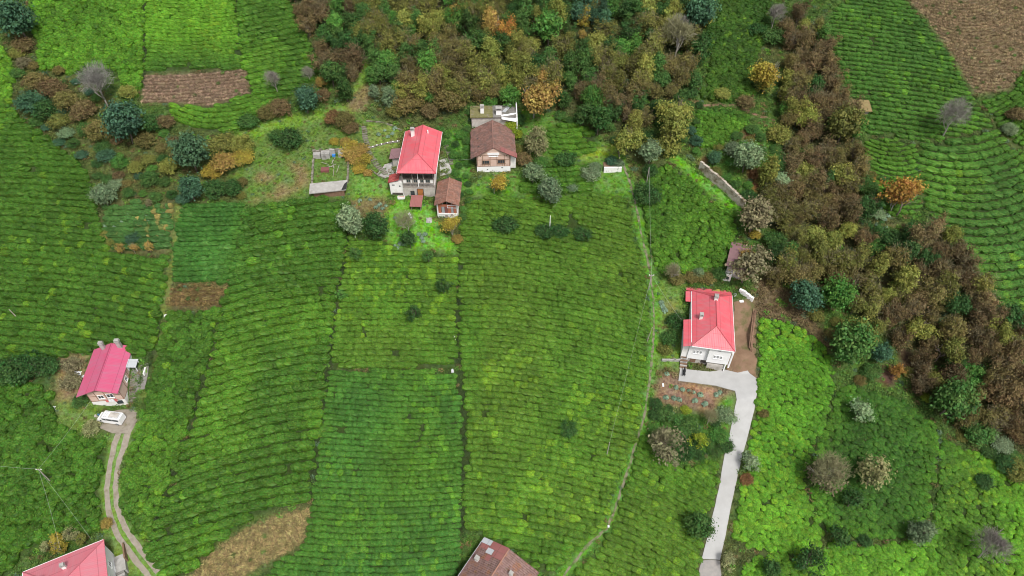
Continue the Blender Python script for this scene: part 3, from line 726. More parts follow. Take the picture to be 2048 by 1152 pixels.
def bush_mesh(name, seed, mat, nleaf=240):
    r = np.random.default_rng(seed)
    nu, nv = 12, 5
    vs, cols = [], []
    lump = r.uniform(-.17, .17, (nv + 1, nu)); lump = (lump + np.roll(lump, 1, 1)) * .8
    for j in range(nv + 1):
        a = j / nv
        for i in range(nu):
            ph = 2 * math.pi * i / nu
            rad = (math.sin(min(1, a * 1.02) * math.pi / 2)) ** .8 * (1 + lump[j, i]) * (0.92 if j == nv else 1)
            z = 1.12 * max(0, math.cos(a * math.pi / 2)) ** .55 + (lump[j, i] * .5 if 0 < j < nv else 0)
            vs.append((rad * math.cos(ph), rad * math.sin(ph), z if j < nv else -0.25))
            cols.append((r.uniform(.1, .9), r.uniform(.08, .85), 0))
    fs = [(j * nu + i, (j + 1) * nu + i, (j + 1) * nu + (i + 1) % nu, j * nu + (i + 1) % nu) for j in range(nv) for i in range(nu)]
    th = np.arccos(r.uniform(.12, 1, nleaf)); ph = r.uniform(0, 2 * math.pi, nleaf)
    d = np.stack([np.sin(th) * np.cos(ph), np.sin(th) * np.sin(ph), np.cos(th)], 1)
    c = d * np.array([1.0, 1.0, 1.12]) * r.uniform(.93, 1.07, (nleaf, 1)); c[:, 2] = 1.12 * np.clip(1 - (c[:, 0] ** 2 + c[:, 1] ** 2), 0, 1) ** .4 + r.uniform(-.05, .16, nleaf)
    q = leaf_quads(c, d + r.normal(size=(nleaf, 3)) * .75 + np.array([0, 0, .3]), .17, r)
    b = len(vs)
    vs += [tuple(p) for p in q]; fs += [(b + 4 * k, b + 4 * k + 1, b + 4 * k + 2, b + 4 * k + 3) for k in range(nleaf)]
    lc = np.repeat(np.stack([r.uniform(0, 1, nleaf), r.uniform(.15, 1, nleaf), np.zeros(nleaf)], 1), 4, 0)
    return make_mesh(name, vs, fs, mat, np.concatenate([np.array(cols), lc]))

def tuft_mesh(name, seed, mat, n, rad, hgt_, size, flat, aspect=1.8):
    r = np.random.default_rng(seed)
    a = r.uniform(0, 2 * math.pi, n); q = rad * np.sqrt(r.uniform(0, 1, n))
    c = np.stack([q * np.cos(a), q * np.sin(a), hgt_ * r.uniform(.1, 1, n) * (1 - .6 * (q / rad) ** 2)], 1)
    nr = r.normal(size=(n, 3)) * flat + np.array([0, 0, 1])
    v = leaf_quads(c, nr, size, r, aspect)
    lc = np.repeat(np.stack([r.uniform(0, 1, n), r.uniform(.3, 1, n), np.zeros(n)], 1), 4, 0)
    return make_mesh(name, v, [(4 * k, 4 * k + 1, 4 * k + 2, 4 * k + 3) for k in range(n)], mat, lc)

PROTO = bpy.data.collections.new('plant_shapes')           # not linked: only the shapes of the scattered plants
def proto(name, me):
    o = bpy.data.objects.new(name, me); PROTO.objects.link(o); return o
TEA = [proto('tea_bush_shape', bush_mesh('tea_bush_shape', 100 + k, M['tint_leaf'])) for k in range(6)]
WEED = [proto('weed_shape', tuft_mesh('weed_shape', 200 + k, M['tint_leaf'], 44, .62, .42, .17, .6)) for k in range(4)]
STUB = [proto('pruned_shape', tuft_mesh('pruned_shape', 300 + k, M['tint_leaf'], 40, .5, .42, .13, 1.4, 4.0)) for k in range(4)]

def scatter_group(name, protos):
    ng = bpy.data.node_groups.new(name, 'GeometryNodeTree')
    ng.interface.new_socket('Geometry', in_out='INPUT', socket_type='NodeSocketGeometry')
    ng.interface.new_socket('Geometry', in_out='OUTPUT', socket_type='NodeSocketGeometry')
    gi, go = ng.nodes.new('NodeGroupInput'), ng.nodes.new('NodeGroupOutput')
    inst = ng.nodes.new('GeometryNodeInstanceOnPoints'); inst.inputs['Pick Instance'].default_value = True
    join = ng.nodes.new('GeometryNodeJoinGeometry')
    for o in protos:
        oi = ng.nodes.new('GeometryNodeObjectInfo'); oi.inputs['Object'].default_value = o; oi.inputs['As Instance'].default_value = True
        ng.links.new(oi.outputs['Geometry'], join.inputs[0])
    def attr(nm, t):
        a = ng.nodes.new('GeometryNodeInputNamedAttribute'); a.data_type = t; a.inputs['Name'].default_value = nm
        return a.outputs[0]
    ng.links.new(gi.outputs[0], inst.inputs['Points']); ng.links.new(join.outputs[0], inst.inputs['Instance'])
    ng.links.new(attr('variant', 'INT'), inst.inputs['Instance Index'])
    e2r = ng.nodes.new('FunctionNodeEulerToRotation'); ng.links.new(attr('turn', 'FLOAT_VECTOR'), e2r.inputs[0])
    ng.links.new(e2r.outputs[0], inst.inputs['Rotation']); ng.links.new(attr('size', 'FLOAT_VECTOR'), inst.inputs['Scale'])
    ng.links.new(inst.outputs[0], go.inputs[0])
    return ng
NG = {'tea': scatter_group('tea_scatter', TEA), 'weed': scatter_group('weed_scatter', WEED), 'stub': scatter_group('stub_scatter', STUB)}

def scatter(name, kind, pts, size, tint, nvar, r, rz=None):
    n = len(pts)
    me = bpy.data.meshes.new(name); me.vertices.add(n)
    me.vertices.foreach_set('co', np.asarray(pts, np.float32).reshape(-1))
    me.attributes.new('tint', 'FLOAT_VECTOR', 'POINT').data.foreach_set('vector', np.asarray(tint, np.float32).reshape(-1))
    me.attributes.new('size', 'FLOAT_VECTOR', 'POINT').data.foreach_set('vector', np.asarray(size, np.float32).reshape(-1))
    turn = np.zeros((n, 3), np.float32); turn[:, 2] = r.uniform(0, 6.283, n) if rz is None else rz
    me.attributes.new('turn', 'FLOAT_VECTOR', 'POINT').data.foreach_set('vector', turn.reshape(-1))
    me.attributes.new('variant', 'INT', 'POINT').data.foreach_set('value', r.integers(0, nvar, n).astype(np.int32))
    o = obj_from_mesh(name, me)
    md = o.modifiers.new('plants', 'NODES'); md.node_group = NG[kind]
    return o

def field_points(poly, row3, rowsp, along, r, jit, tangent=None):
    x0, y0 = poly.min(0); x1, y1 = poly.max(0)
    if row3 is not None:
        P = at(np.array([p[0] for p in row3], float), np.array([p[1] for p in row3], float))
        co = np.polyfit(P[:, 0] - P[1, 0], P[:, 1], 2)
        xc = P[1, 0]
        f = lambda x: np.polyval(co, np.clip(x - xc, -60, 60))
        fmin, fmax = f(np.linspace(x0, x1, 50)).min(), f(np.linspace(x0, x1, 50)).max()
        rows = np.arange(y0 - fmax - 2, y1 - fmin + 2, rowsp * .945)
        if tangent is not None: tangent.append(lambda x: np.arctan(np.polyval(np.polyder(co), np.clip(x - xc, -60, 60))))
    else:
        f = lambda x: 0 * x + 3 * np.sin(x / 23)
        rows = np.arange(y0 - 4, y1 + 4, rowsp * .9)
    xs = np.arange(x0, x1, along)
    X = xs[None] + r.uniform(0, along, (len(rows), 1)) + r.uniform(-1, 1, (len(rows), len(xs))) * along * jit
    Y = f(X) + rows[:, None] + r.uniform(-1, 1, X.shape) * rowsp * (.055 if row3 is not None else jit * .8)
    if row3 is not None: Y += (vnoise(X, Y, 9, 4) - .5) * rowsp * (.2 if rowsp in (1.42, 2.05) else .3)
    X, Y = X.reshape(-1), Y.reshape(-1)
    m_ = inside(X, Y, poly)
    return X[m_], Y[m_]

big = []                                         # candidates to stand as single bushes
fcache = []
for k, (f, poly) in enumerate(zip(FIELDS, FPOLY)):
    key, label, pl, row3, rowsp, along, c1, c2, c3, ps = f
    r = np.random.default_rng(1000 + k)
    X, Y = field_points(poly, row3, rowsp if row3 else rowsp * .84, along * (.50 if row3 else .76), r, .6 if row3 else .5, tang := [])
    i, j = near_idx(X, Y)
    keep = cls[i, j] == 1
    for L_, w_ in DITCHES: keep &= seg_dist(X, Y, L_[:, :2]) > w_ * (.8 + .4 * vnoise(X, Y, 2, 55))
    keep &= (r.uniform(size=len(X)) > .02) & (vnoise(X, Y, 2.6, 140 + k) < .93)
    X, Y = X[keep], Y[keep]
    n = len(X)
    a = np.clip((vnoise(X, Y, 11, 30 + k) - .3) * 2.5, 0, 1)[:, None]
    tint = np.array(c1) * (1 - a) + np.array(c2) * a
    patch = np.clip((vnoise(X, Y, 8, 60 + k) - .35) * 2.2, 0, 1)
    sp = r.uniform(size=n) < ps * 2.6 * patch
    tint = np.where(sp[:, None], tint + (np.array(c3) - tint) * r.uniform(.15, .85, (n, 1)), tint)
    if key == 'lime_clumps':                      # the lower half of this plot is an older, darker crop
        g = np.clip((at(380, 95)[1] + 3 - Y) / 9, 0, 1)[:, None]; tint = tint * (1 - g) + np.array((.05, .13, .018)) * g
    if key == 'centre_right_rows':
        g = np.clip((Y - at(1100, 640)[1]) / 6, 0, 1)[:, None] * .55; tint = tint * (1 - g) + np.array((.066, .140, .016)) * g
    for k2, (f2, p2) in enumerate(zip(FIELDS, FPOLY)):      # neighbouring plots grow into each other
        if k2 == k or f2[0] == 'vegetable_garden' or key == 'vegetable_garden': continue
        if p2[:, 0].min() > X.max() + 8 or p2[:, 0].max() < X.min() - 8 or p2[:, 1].min() > Y.max() + 8 or p2[:, 1].max() < Y.min() - 8: continue
        L_ = 2.8 if {key, f2[0]} <= {'lime_right', 'dark_meadow', 'lime_corner'} else 1.6
        wgt = (.55 * np.exp(-seg_dist(X, Y, np.vstack([p2, p2[:1]])) / L_) * (.4 + 1.2 * vnoise(X, Y, 3.5, 170)))[:, None]
        tint = tint * (1 - np.clip(wgt, 0, .6)) + np.array(f2[6]) * np.clip(wgt, 0, .6)
    tint = tint * (r.uniform(.85, 1.15, (n, 1)) if row3 else r.uniform(.74, 1.24, (n, 1))) * (.8 + .4 * vnoise(X, Y, 3, 90 + k)[:, None]) * np.array([1.17, 1.12, .95])
    rad = (rowsp * (.41 if key.startswith('hill') else .50 if rowsp < 1.38 else (.46 if rowsp < 1.8 else .445)) if row3 else rowsp * .62) * r.uniform(.72, 1.2, n)
    turn = (tang[0](X) + r.uniform(-.12, .12, n) + math.pi * r.integers(0, 2, n)) if row3 else r.uniform(0, 6.283, n)
    sz = np.stack([rad * (r.uniform(.95, 1.6, n) if row3 else r.uniform(.8, 1.25, n)), rad, rad * r.uniform(.8, 1.25, n) * (.72 if key.startswith('hill') or key in ('lime_right', 'dark_meadow', 'lime_corner') else .8 if key in ('dark_rows_top', 'below_pruned', 'right_of_old_house') else 1.0 if rowsp < 1.38 else 1.12)], 1)
    Z = hgt(X, Y)
    px, py, sc = proj(X, Y, Z)
    vis = (px > 10) & (px < 2040) & (py > 10) & (py < 1142)
    fcache.append([X, Y, Z, sz, tint, r, turn])
    for q in np.nonzero(vis)[0]: big.append((rad[q] * sc[q], k, q))
big.sort(reverse=True)
single = {}
for _, k, q in big[:300]: single.setdefault(k, []).append(q)
tea_single_meshes = [bush_mesh('tea_bush', 100 + k, M['tea_single']) for k in range(6)]
for k, (X, Y, Z, sz, tint, r, turn) in enumerate(fcache):
    key, label = FIELDS[k][:2]
    keep = np.ones(len(X), bool)
    for q in single.get(k, []):
        keep[q] = False
        o = bpy.data.objects.new('tea_bush', tea_single_meshes[q % 6]); COL.objects.link(o)
        o.location = (X[q], Y[q], Z[q]); o.scale = tuple(sz[q]); o.rotation_euler = (0, 0, float(turn[q]))
        o.color = (*tint[q], 1)
        bx, by, _ = proj(X[q], Y[q], Z[q]); pc = np.array(FIELDS[k][2]); cx_, cy_ = pc.mean(0)
        part = ('upper' if by < cy_ else 'lower') + (' left' if bx < cx_ else ' right')
        tag(o, 'tea bush in the ' + part + ' of the ' + ' '.join(label.replace('tea ', '').split()[:6]), 'tea bush', 'large single tea bushes')
    o = scatter('tea_bushes', 'tea', np.stack([X, Y, Z], 1)[keep], sz[keep], tint[keep], 6, r, turn[keep])
    tag(o, label, 'tea field', kind='stuff')
NTEA = sum(len(c[0]) for c in fcache)

for k, (f, poly) in enumerate(zip(PRUNED, PPOLY)):
    key, label, pl, row3, c1, c2 = f
    r = np.random.default_rng(2000 + k)
    X, Y = field_points(poly, row3, 1.05 if row3 else .75, .62, r, .25)
    n = len(X)
    tint = np.array(c1) * r.uniform(.72, 1.3, (n, 1)); g = r.uniform(size=n) < .03
    tint[g] = np.array((.10, .16, .04)) * r.uniform(.6, 1.2, (g.sum(), 1))
    sz = r.uniform(.75, 1.2, (n, 1)) * np.ones((1, 3))
    tag(scatter('pruned_tea', 'stub', np.stack([X, Y, hgt(X, Y)], 1), sz, tint, 4, r), label, 'pruned field', kind='stuff')

# rough grass and weeds wherever nothing is planted
r = np.random.default_rng(31)
X, Y = np.meshgrid(np.arange(-135, 135, .85), np.arange(40, 182, .85))
X = (X + r.uniform(-.4, .4, X.shape)).reshape(-1); Y = (Y + r.uniform(-.4, .4, Y.shape)).reshape(-1)
px, py, sc = proj(X, Y, hgt(X, Y))
i, j = near_idx(X, Y); kcl = cls[i, j]
dens_by = np.array([1.0, 0, 0, .10, .9, .75])
keep = (px > -80) & (px < 2130) & (py > -70) & (py < 1210) & (r.uniform(size=X.shape) < dens_by[kcl])
X, Y, kcl, i, j = X[keep], Y[keep], kcl[keep], i[keep], j[keep]
base = soil[i, j] * r.uniform(.75, 1.6, (len(X), 1))
w = r.uniform(size=len(X))
base = np.where((w < .10)[:, None], np.array((.14, .11, .045)) * r.uniform(.6, 1.3, (len(X), 1)), base)
base = np.where((w > .93)[:, None], np.array((.10, .22, .03)), base)
base = np.where(((w > .89) & (w < .93))[:, None], np.array((.08, .14, .075)), base)
s = np.where(kcl == 5, r.uniform(.35, .75, len(X)), r.uniform(.6, 1.35, len(X)))
o = scatter('rough_grass', 'weed', np.stack([X, Y, hgt(X, Y)], 1), s[:, None] * np.array([[1, 1, 1.0]]), base, 4, r)
tag(o, 'rough grass and weeds covering the unplanted ground', 'grass', kind='stuff')
print('TEA', NTEA, 'WEEDS', len(X), 'SINGLE', {FIELDS[k][0]: len(v) for k, v in single.items()})

# ------------------------------------------------------------------ houses
FACES = {'front': ((1, 0, 0), (0, -1, 0)), 'back': ((-1, 0, 0), (0, 1, 0)), 'left': ((0, -1, 0), (-1, 0, 0)), 'right': ((0, 1, 0), (1, 0, 0))}

def window(parent, face, off, c, z, w, h, panes=2, frame='white_paint', glass='glass', rows=1, name='window'):
    """framed window proud of a wall; off = wall plane, c = position along the wall, z = sill height"""
    u, n = map(Vector, FACES[face])
    o = n * off if face in ('front', 'back') else n * off
    axis = Vector((1, 0, 0)) if face in ('front', 'back') else Vector((0, 1, 0))
    org = n * off + axis * c + Vector((0, 0, z + h / 2))
    t = 0.09
    mb = MB()
    for s in (-1, 1):
        mb.obox(org + axis * s * (w / 2 - t / 2) + n * .03, axis, n, t, .1, h)
        mb.obox(org + Vector((0, 0, s * (h / 2 - t / 2))) + n * .03, axis, n, w - 2 * t, .1, t)
    for k in range(1, panes):
        mb.obox(org + axis * (-w / 2 + w * k / panes) + n * .03, axis, n, .06, .08, h - 2 * t)
    mb.obox(org + Vector((0, 0, -h / 2 - .04)) + n * .06, axis, n, w + .15, .18, .06)
    wo = mb.build(name, M[frame], parent)
    iw = (w - 2 * t - .06 * (panes - 1)) / panes
    for k in range(panes):
        pc = org + axis * (-w / 2 + t + iw / 2 + k * (iw + .06))
        MB().obox(pc + n * .02, axis, n, iw + .01, .03, h - 2 * t + .01).build('pane', M[glass], wo)
    return wo

def door(parent, face, off, c, z, w, h, mat='brown_wood', frame='white_paint'):
    u, n = map(Vector, FACES[face]); axis = Vector((1, 0, 0)) if face in ('front', 'back') else Vector((0, 1, 0))
    org = n * off + axis * c + Vector((0, 0, z + h / 2))
    d = MB().obox(org + n * .03, axis, n, w, .06, h).build('door', M[mat], parent)
    mb = MB()
    for s in (-1, 1): mb.obox(org + axis * s * (w / 2 + .06) + n * .04, axis, n, .12, .12, h + .1)
    mb.obox(org + Vector((0, 0, h / 2 + .1)) + n * .04, axis, n, w + .24, .12, .1)
    mb.build('frame', M[frame], d)
    MB().obox(org + axis * (w * .36) + n * .09, axis, n, .05, .06, .18).build('handle', M['dark_wood'], d)
    return d

def strip(parent, name, mat, face, off, c, z, w, h, t=.04):
    u, n = map(Vector, FACES[face]); axis = Vector((1, 0, 0)) if face in ('front', 'back') else Vector((0, 1, 0))
    return MB().obox(n * off + axis * c + Vector((0, 0, z + h / 2)) + n * t / 2, axis, n, w, t, h).build(name, M[mat], parent)

def chimney(parent, x, y, z0, z1, w, d, mat='plaster', cap='concrete'):
    c = MB().box(x - w / 2, x + w / 2, y - d / 2, y + d / 2, z0, z1).build('chimney', M[mat], parent)
    mb = MB().box(x - w / 2 - .1, x + w / 2 + .1, y - d / 2 - .1, y + d / 2 + .1, z1 + .002, z1 + .12)
    for s in (-1, 1): mb.box(x + s * w * .36 - .06, x + s * w * .36 + .06, y - d * .4, y + d * .4, z1 + .122, z1 + .38)
    mb.box(x - w / 2 - .06, x + w / 2 + .06, y - d / 2 - .06, y + d / 2 + .06, z1 + .382, z1 + .46)
    mb.build('chimney_cap', M[cap], c)
    return c

def ridge(parent, roof, pts, mat, r=.11):
    mb = MB()
    for a, b in pts: mb.tube([a, b], r, 6)
    return mb.build('ridge_cap', M[mat], roof)

def ground_z(e, lx, ly):
    c, s = math.cos(e.rotation_euler.z), math.sin(e.rotation_euler.z)
    return float(hgt(e.location.x + c * lx - s * ly, e.location.y + s * lx + c * ly)) - e.location.z

def stairs(name, px_line, w, label, n=None, mat='step_stone', rise=.16):
    """free stone steps up the slope along a ground line"""
    L = ground_line(px_line, 3)
    seg = np.linalg.norm(np.diff(L, axis=0), axis=1); cum = np.concatenate([[0], np.cumsum(seg)])
    n = n or max(4, int(cum[-1] / .62))
    root = tag(empty(name, tuple(L[0])), label, 'stairs')
    for k in range(n):
        d = cum[-1] * (k + .5) / n
        p = np.array([np.interp(d, cum, L[:, i]) for i in range(3)]); q = np.array([np.interp(min(d + .3, cum[-1] + .01), cum, L[:, i]) for i in range(3)]); b = np.array([np.interp(d - .3, cum, L[:, i]) for i in range(3)])
        t = Vector((q - b)[:2].tolist() + [0]).normalized(); sd = Vector((-t.y, t.x, 0))
        c = Vector(p) - Vector(L[0]) + sd * random.uniform(-.06, .06)
        MB().obox(c + Vector((0, 0, -.02)), sd, t, w * random.uniform(.9, 1.1), cum[-1] / n * .72, .34).build('step', M[mat], root)
    return root

# ---- upper red house: hip at the front, gable at the back
p = at(838, 394)
H = tag(empty('red_roofed_house', (-20.35, 121.0, 7.35), math.radians(-1.0)), 'tall village house with bright red metal roof and dark timber balcony', 'house')
w2, dp, he = 3.45, 13.6, 7.3
MB().box(-w2, w2, 0, dp, -1.5, 2.6).build('stone_base', M['dirty_plaster'], H)
wl = MB().box(-w2, w2, 1.0, dp, 2.602, he)
wl.add([(-w2, dp - .2, he), (w2, dp - .2, he), (0, dp - .2, he + 1.85), (-w2, dp, he), (w2, dp, he), (0, dp, he + 1.85)], [(0, 2, 1), (3, 4, 5), (0, 1, 4, 3), (1, 2, 5, 4), (2, 0, 3, 5)])
wl.build('wall', M['plaster'], H)
MB().box(-w2, w2, 0, 1.0, 2.602, 2.8).build('balcony_floor', M['grey_wood'], H)
MB().box(-w2, w2, 0, 1.0, 4.95, 5.1).build('balcony_floor', M['dark_wood'], H)
strip(H, 'timber_wall', 'dark_wood', 'front', -1.0, 0, 5.1, 6.9, 2.1, .05)
for x in (-w2 + .1, -1.2, 0.0, 1.2, w2 - .1):
    MB().box(x - .07, x + .07, .02, .16, 2.81, 7.2).build('balcony_post', M['grey_wood' if abs(x) > .1 else 'white_paint'], H)
for z0, m_ in ((2.8, 'grey_wood'), (5.1, 'dark_wood')):
    mb = MB().box(-w2 + .18, w2 - .18, .05, .12, z0 + .95, z0 + 1.03)
    for k in range(24):
        x = -w2 + .3 + k * (2 * w2 - .6) / 23
        mb.box(x - .03, x + .03, .06, .11, z0 + .02, z0 + .95)
    mb.build('balcony_railing', M[m_], H)
MB().box(-w2, w2, .2, .35, 3.85, 4.94).build('balcony_screen', M['plaster'], H)
for x, w_, pn in ((-2.3, 1.1, 2), (-.7, .9, 1), (.75, .8, 1), (2.1, 1.2, 2)):
    window(H, 'front', -1.05, x, 5.75, w_, 1.2, pn)
for x, w_ in ((-2.1, .9), (-.6, .9), (.8, .8), (2.1, 1.0)):
    window(H, 'front', -.2, x, 3.92, w_, .9, 2, 'grey_wood')
door(H, 'front', 0, .25, .1, 1.2, 2.2, 'orange_wood', 'dark_wood')
window(H, 'front', 0, -1.5, .5, .9, 1.3, 2, 'dark_wood')
for k in range(3): window(H, 'right', w2, 3 + k * 3.6, 5.3, 1.0, 1.3, 2)
for k in range(3): window(H, 'left', w2, 3 + k * 3.6, 5.3, 1.0, 1.3, 2)
x0, x1, y0, y1, rz, ap = -4.2, 4.2, -1.0, 14.4, he + 1.95, 3.5
e = he + .1
rf = MB().slab([(x0, y0, e), (0, y0 + 4.4, rz), (0, y1, rz), (x0, y1, e)], .12).slab([(x1, y0, e), (x1, y1, e), (0, y1, rz), (0, y0 + 4.4, rz)], .12).slab([(x0, y0, e), (x1, y0, e), (0, y0 + 4.4, rz)], .12).build('roof', M['red_metal'], H)
ridge(H, rf, [((0, y0 + 4.4, rz), (0, y1, rz)), ((x0, y0, e), (0, y0 + 4.4, rz)), ((x1, y0, e), (0, y0 + 4.4, rz))], 'red_metal')
MB().box(x0 - .06, x0 - .002, y0, y1, e - .22, e + .02).build('gutter', M['white_paint'], rf)
MB().box(x1 + .002, x1 + .06, y0, y1, e - .22, e + .02).build('gutter', M['white_paint'], rf)
chimney(rf, -2.0, 11.4, he + .7, he + 2.6, .75, .75)
MB().tube([(1.3, 12.0, he + 1.2), (1.3, 12.0, he + 2.1)], .14, 8).build('vent_pipe', M['white_paint'], rf)
# lean-tos of that house
L_ = MB().box(-6.4, -w2 - .01, .3, 2.6, -1.0, 3.9).build('side_annex', M['plaster'], H)
MB().slab([(-6.7, .1, 3.85), (-w2 - .75, .1, 4.75), (-w2 - .75, 2.9, 4.75), (-6.7, 2.9, 3.85)], .12).build('annex_roof', M['tile_bright'], L_)
strip(H, 'vent_opening', 'glass', 'front', -.3, -5.6, 3.0, .6, .25, .03); strip(H, 'vent_opening', 'glass', 'front', -.3, -4.2, 2.7, .35, .3, .03)
strip(H, 'cellar_opening', 'dark_wood', 'front', -.3, -4.9, -.3, 2.3, 1.3, .03)
L_ = MB().box(-6.6, -4.6, 7.6, 9.6, 1.0, 5.0).build('rear_annex', M['dirty_plaster'], H)
MB().slab([(-7.2, 7.2, 5.05), (-4.3, 7.2, 5.35), (-4.3, 10.6, 5.6), (-7.2, 10.6, 5.3)], .1).build('annex_roof', M['brown_metal'], L_)

# ---- small barn right of it
H = tag(empty('tiled_barn', (-13.95, 116.1, 5.4), math.radians(-1.5)), 'small barn with weathered tile gable roof and red board front', 'barn')
bw, bd = 2.25, 6.6
wl = MB().box(-bw, -bw + .25, 0, bd, -1.2, 4.3).box(bw - .25, bw, 0, bd, -1.2, 4.3).box(-bw + .251, bw - .251, bd - .25, bd, -1.2, 4.3).box(-bw + .251, bw - .251, 0, .25, -1.2, 1.5)
wl.build('wall', M['plaster'], H)
for k, (x, w_, m_) in enumerate(((-1.65, .62, 'brick'), (-.95, .62, 'grey_metal'), (-.25, .66, 'rust_red_metal'), (.45, .66, 'brick'), (1.05, .44, 'grey_metal'), (1.62, .6, 'brick'))):
    MB().box(x - w_ / 2, x + w_ / 2, .1 + .02 * (k % 2), .16 + .02 * (k % 2), 1.45, 3.3).build('front_panel', M[m_], H)
MB().box(-1.98, 1.98, .07, .19, 3.3, 3.9).build('lintel_board', M['brick'], H)
mb = MB().box(.0, 1.95, -.04, .02, 3.0, 3.08).box(.0, 1.95, -.04, .02, 3.72, 3.8).box(0, .08, -.04, .02, 3.081, 3.719).box(1.87, 1.95, -.04, .02, 3.081, 3.719)
mb.build('white_frame', M['white_paint'], H)
MB().box(-1.95, .3, -.12, -.004, 1.25, 1.55).build('sill_plank', M['white_paint'], H)
window(H, 'front', 0, -.3, .6, .6, .4, 1, 'grey_wood'); window(H, 'front', 0, .9, 1.0, .5, .3, 1, 'grey_wood')
for k in range(5): MB().box(-1.9 + k * .95 - .06, -1.9 + k * .95 + .06, .05, .2, 3.9, 4.9 - abs(k - 2) * .32).build('gable_stud', M['grey_wood'], H)
rf = MB().sag_slab((-2.75, -.7, 4.25), (-2.75, 7.4, 4.25), (0, 7.4, 5.5), (0, -.7, 5.5), 14, 5, .05, .14, 1).sag_slab((2.75, 7.4, 4.25), (2.75, -.7, 4.25), (0, -.7, 5.5), (0, 7.4, 5.5), 14, 5, .05, .14, 2).build('roof', M['tile_red'], H)
ridge(H, rf, [((0, -.7, 5.48), (0, 7.4, 5.48))], 'tile_red', .13)

# ---- little red metal shed in front
H = tag(empty('red_metal_shed', (-20.95, 117.6, 6.2), math.radians(-4)), 'small lean-to shed with rusty red metal roof below the upper house', 'shed')
for x, y, z in ((-1.0, .1, 1.6), (1.0, .1, 1.6), (-1.0, 2.3, 2.2), (1.0, 2.3, 2.2)):
    MB().box(x - .06, x + .06, y - .06, y + .06, -.6, z).build('post', M['grey_wood'], H)
MB().box(-.9, .9, 2.25, 2.32, .2, 1.95).build('back_wall', M['dark_wood'], H)
MB().box(-1.05, -.98, .2, 2.2, -.3, 1.5).build('side_wall', M['brown_wood'], H); MB().box(.98, 1.05, .2, 2.2, -.3, 1.5).build('side_wall', M['brown_wood'], H)
for k in range(2):
    MB().slab([(-1.3 + k * 1.31, -.4, 1.6 + .02 * k), (.0 + k * 1.31, -.4, 1.6 + .02 * k), (.0 + k * 1.31, 2.6, 2.4 + .02 * k), (-1.3 + k * 1.31, 2.6, 2.4 + .02 * k)], .05).build('roof_sheet', M['rust_red_metal'], H)

# ---- old half-timbered house
H = tag(empty('old_tiled_house', (-4.1, 127.3, 9.25), math.radians(2.5)), 'old house with brown tile roof, pink half-timbered front and white base', 'house')
ow, od, oh = 3.75, 9.6, 4.9
MB().box(-ow, ow, 0, od, -1.6, 1.75).build('white_base', M['white_paint'], H)
wl = MB().box(-ow + .04, ow - .04, .05, od - .05, 1.752, oh)
wl.add([(-ow + .04, .05, oh), (ow - .04, .05, oh), (0, .05, oh + 1.6), (-ow + .04, .3, oh), (ow - .04, .3, oh), (0, .3, oh + 1.6)], [(0, 1, 2), (3, 5, 4), (0, 3, 4, 1), (1, 4, 5, 2), (2, 5, 3, 0)])
wl.build('half_timbered_wall', M['pink_plaster'], H)
for x in (-3.55, -2.4, -.75, .75, 2.4, 3.55): strip(H, 'timber_stud', 'brown_wood', 'front', -.05, x, 1.76, .1, 3.1, .05)
for z in (1.78, 3.6, 4.75): strip(H, 'timber_rail', 'brown_wood', 'front', -.05, 0, z, 7.2, .09, .045)
for x in (-3.0, -2.0, 2.0, 3.0, -1.2, 1.2): strip(H, 'timber_stud', 'brown_wood', 'front', -.05, x, 1.88, .06, .6, .03)
strip(H, 'gable_panel', 'white_paint', 'front', -.05, 0, 4.86, 2.6, .62, .03)
window(H, 'front', -.05, -1.75, 2.5, 1.7, .95, 3, 'brown_wood'); window(H, 'front', -.05, 1.75, 2.6, 1.7, .95, 3, 'brown_wood')
window(H, 'front', -.08, 0, 4.55, 2.0, .85, 5)
for s in (-1, 1): strip(H, 'vent_hole', 'glass', 'front', -.05, s * 2.9, 4.5, .18, .18, .02)
strip(H, 'vent_hole', 'glass', 'front', 0, 1.9, 1.3, .4, .2, .02); strip(H, 'vent_hole', 'glass', 'front', 0, -1.4, .9, .25, .2, .02)
rf = MB().sag_slab((-5.1, -.75, 4.55), (-5.1, 10.3, 4.55), (0, 10.9, 6.75), (0, .02, 6.75), 20, 8, .06, .15, 3).sag_slab((5.1, 10.3, 4.55), (5.1, -.75, 4.55), (0, .02, 6.75), (0, 10.9, 6.75), 20, 8, .06, .15, 4).build('roof', M['tile_brown'], H)
ridge(H, rf, [((0, .02, 6.72), (0, 10.9, 6.72))], 'tile_brown', .14)
MB().slab([(1.6, -.45, 6.2), (5.2, -.9, 4.66), (5.2, .9, 4.66), (1.6, 1.3, 6.2)], .05).build('roof_patch', M['rust_red_metal'], rf)
for x, y in ((-3.4, 5.6), (-3.2, 2.6)): MB().obox((x, y, 5.35), (1, 0, 0), (0, 1, 0), .38, .3, .18).build('missing_tile_gap', M['dark_wood'], rf)
MB().box(ow + .05, ow + 1.2, .4, 2.2, 1.0, 4.2).build('side_porch', M['plaster'], H)
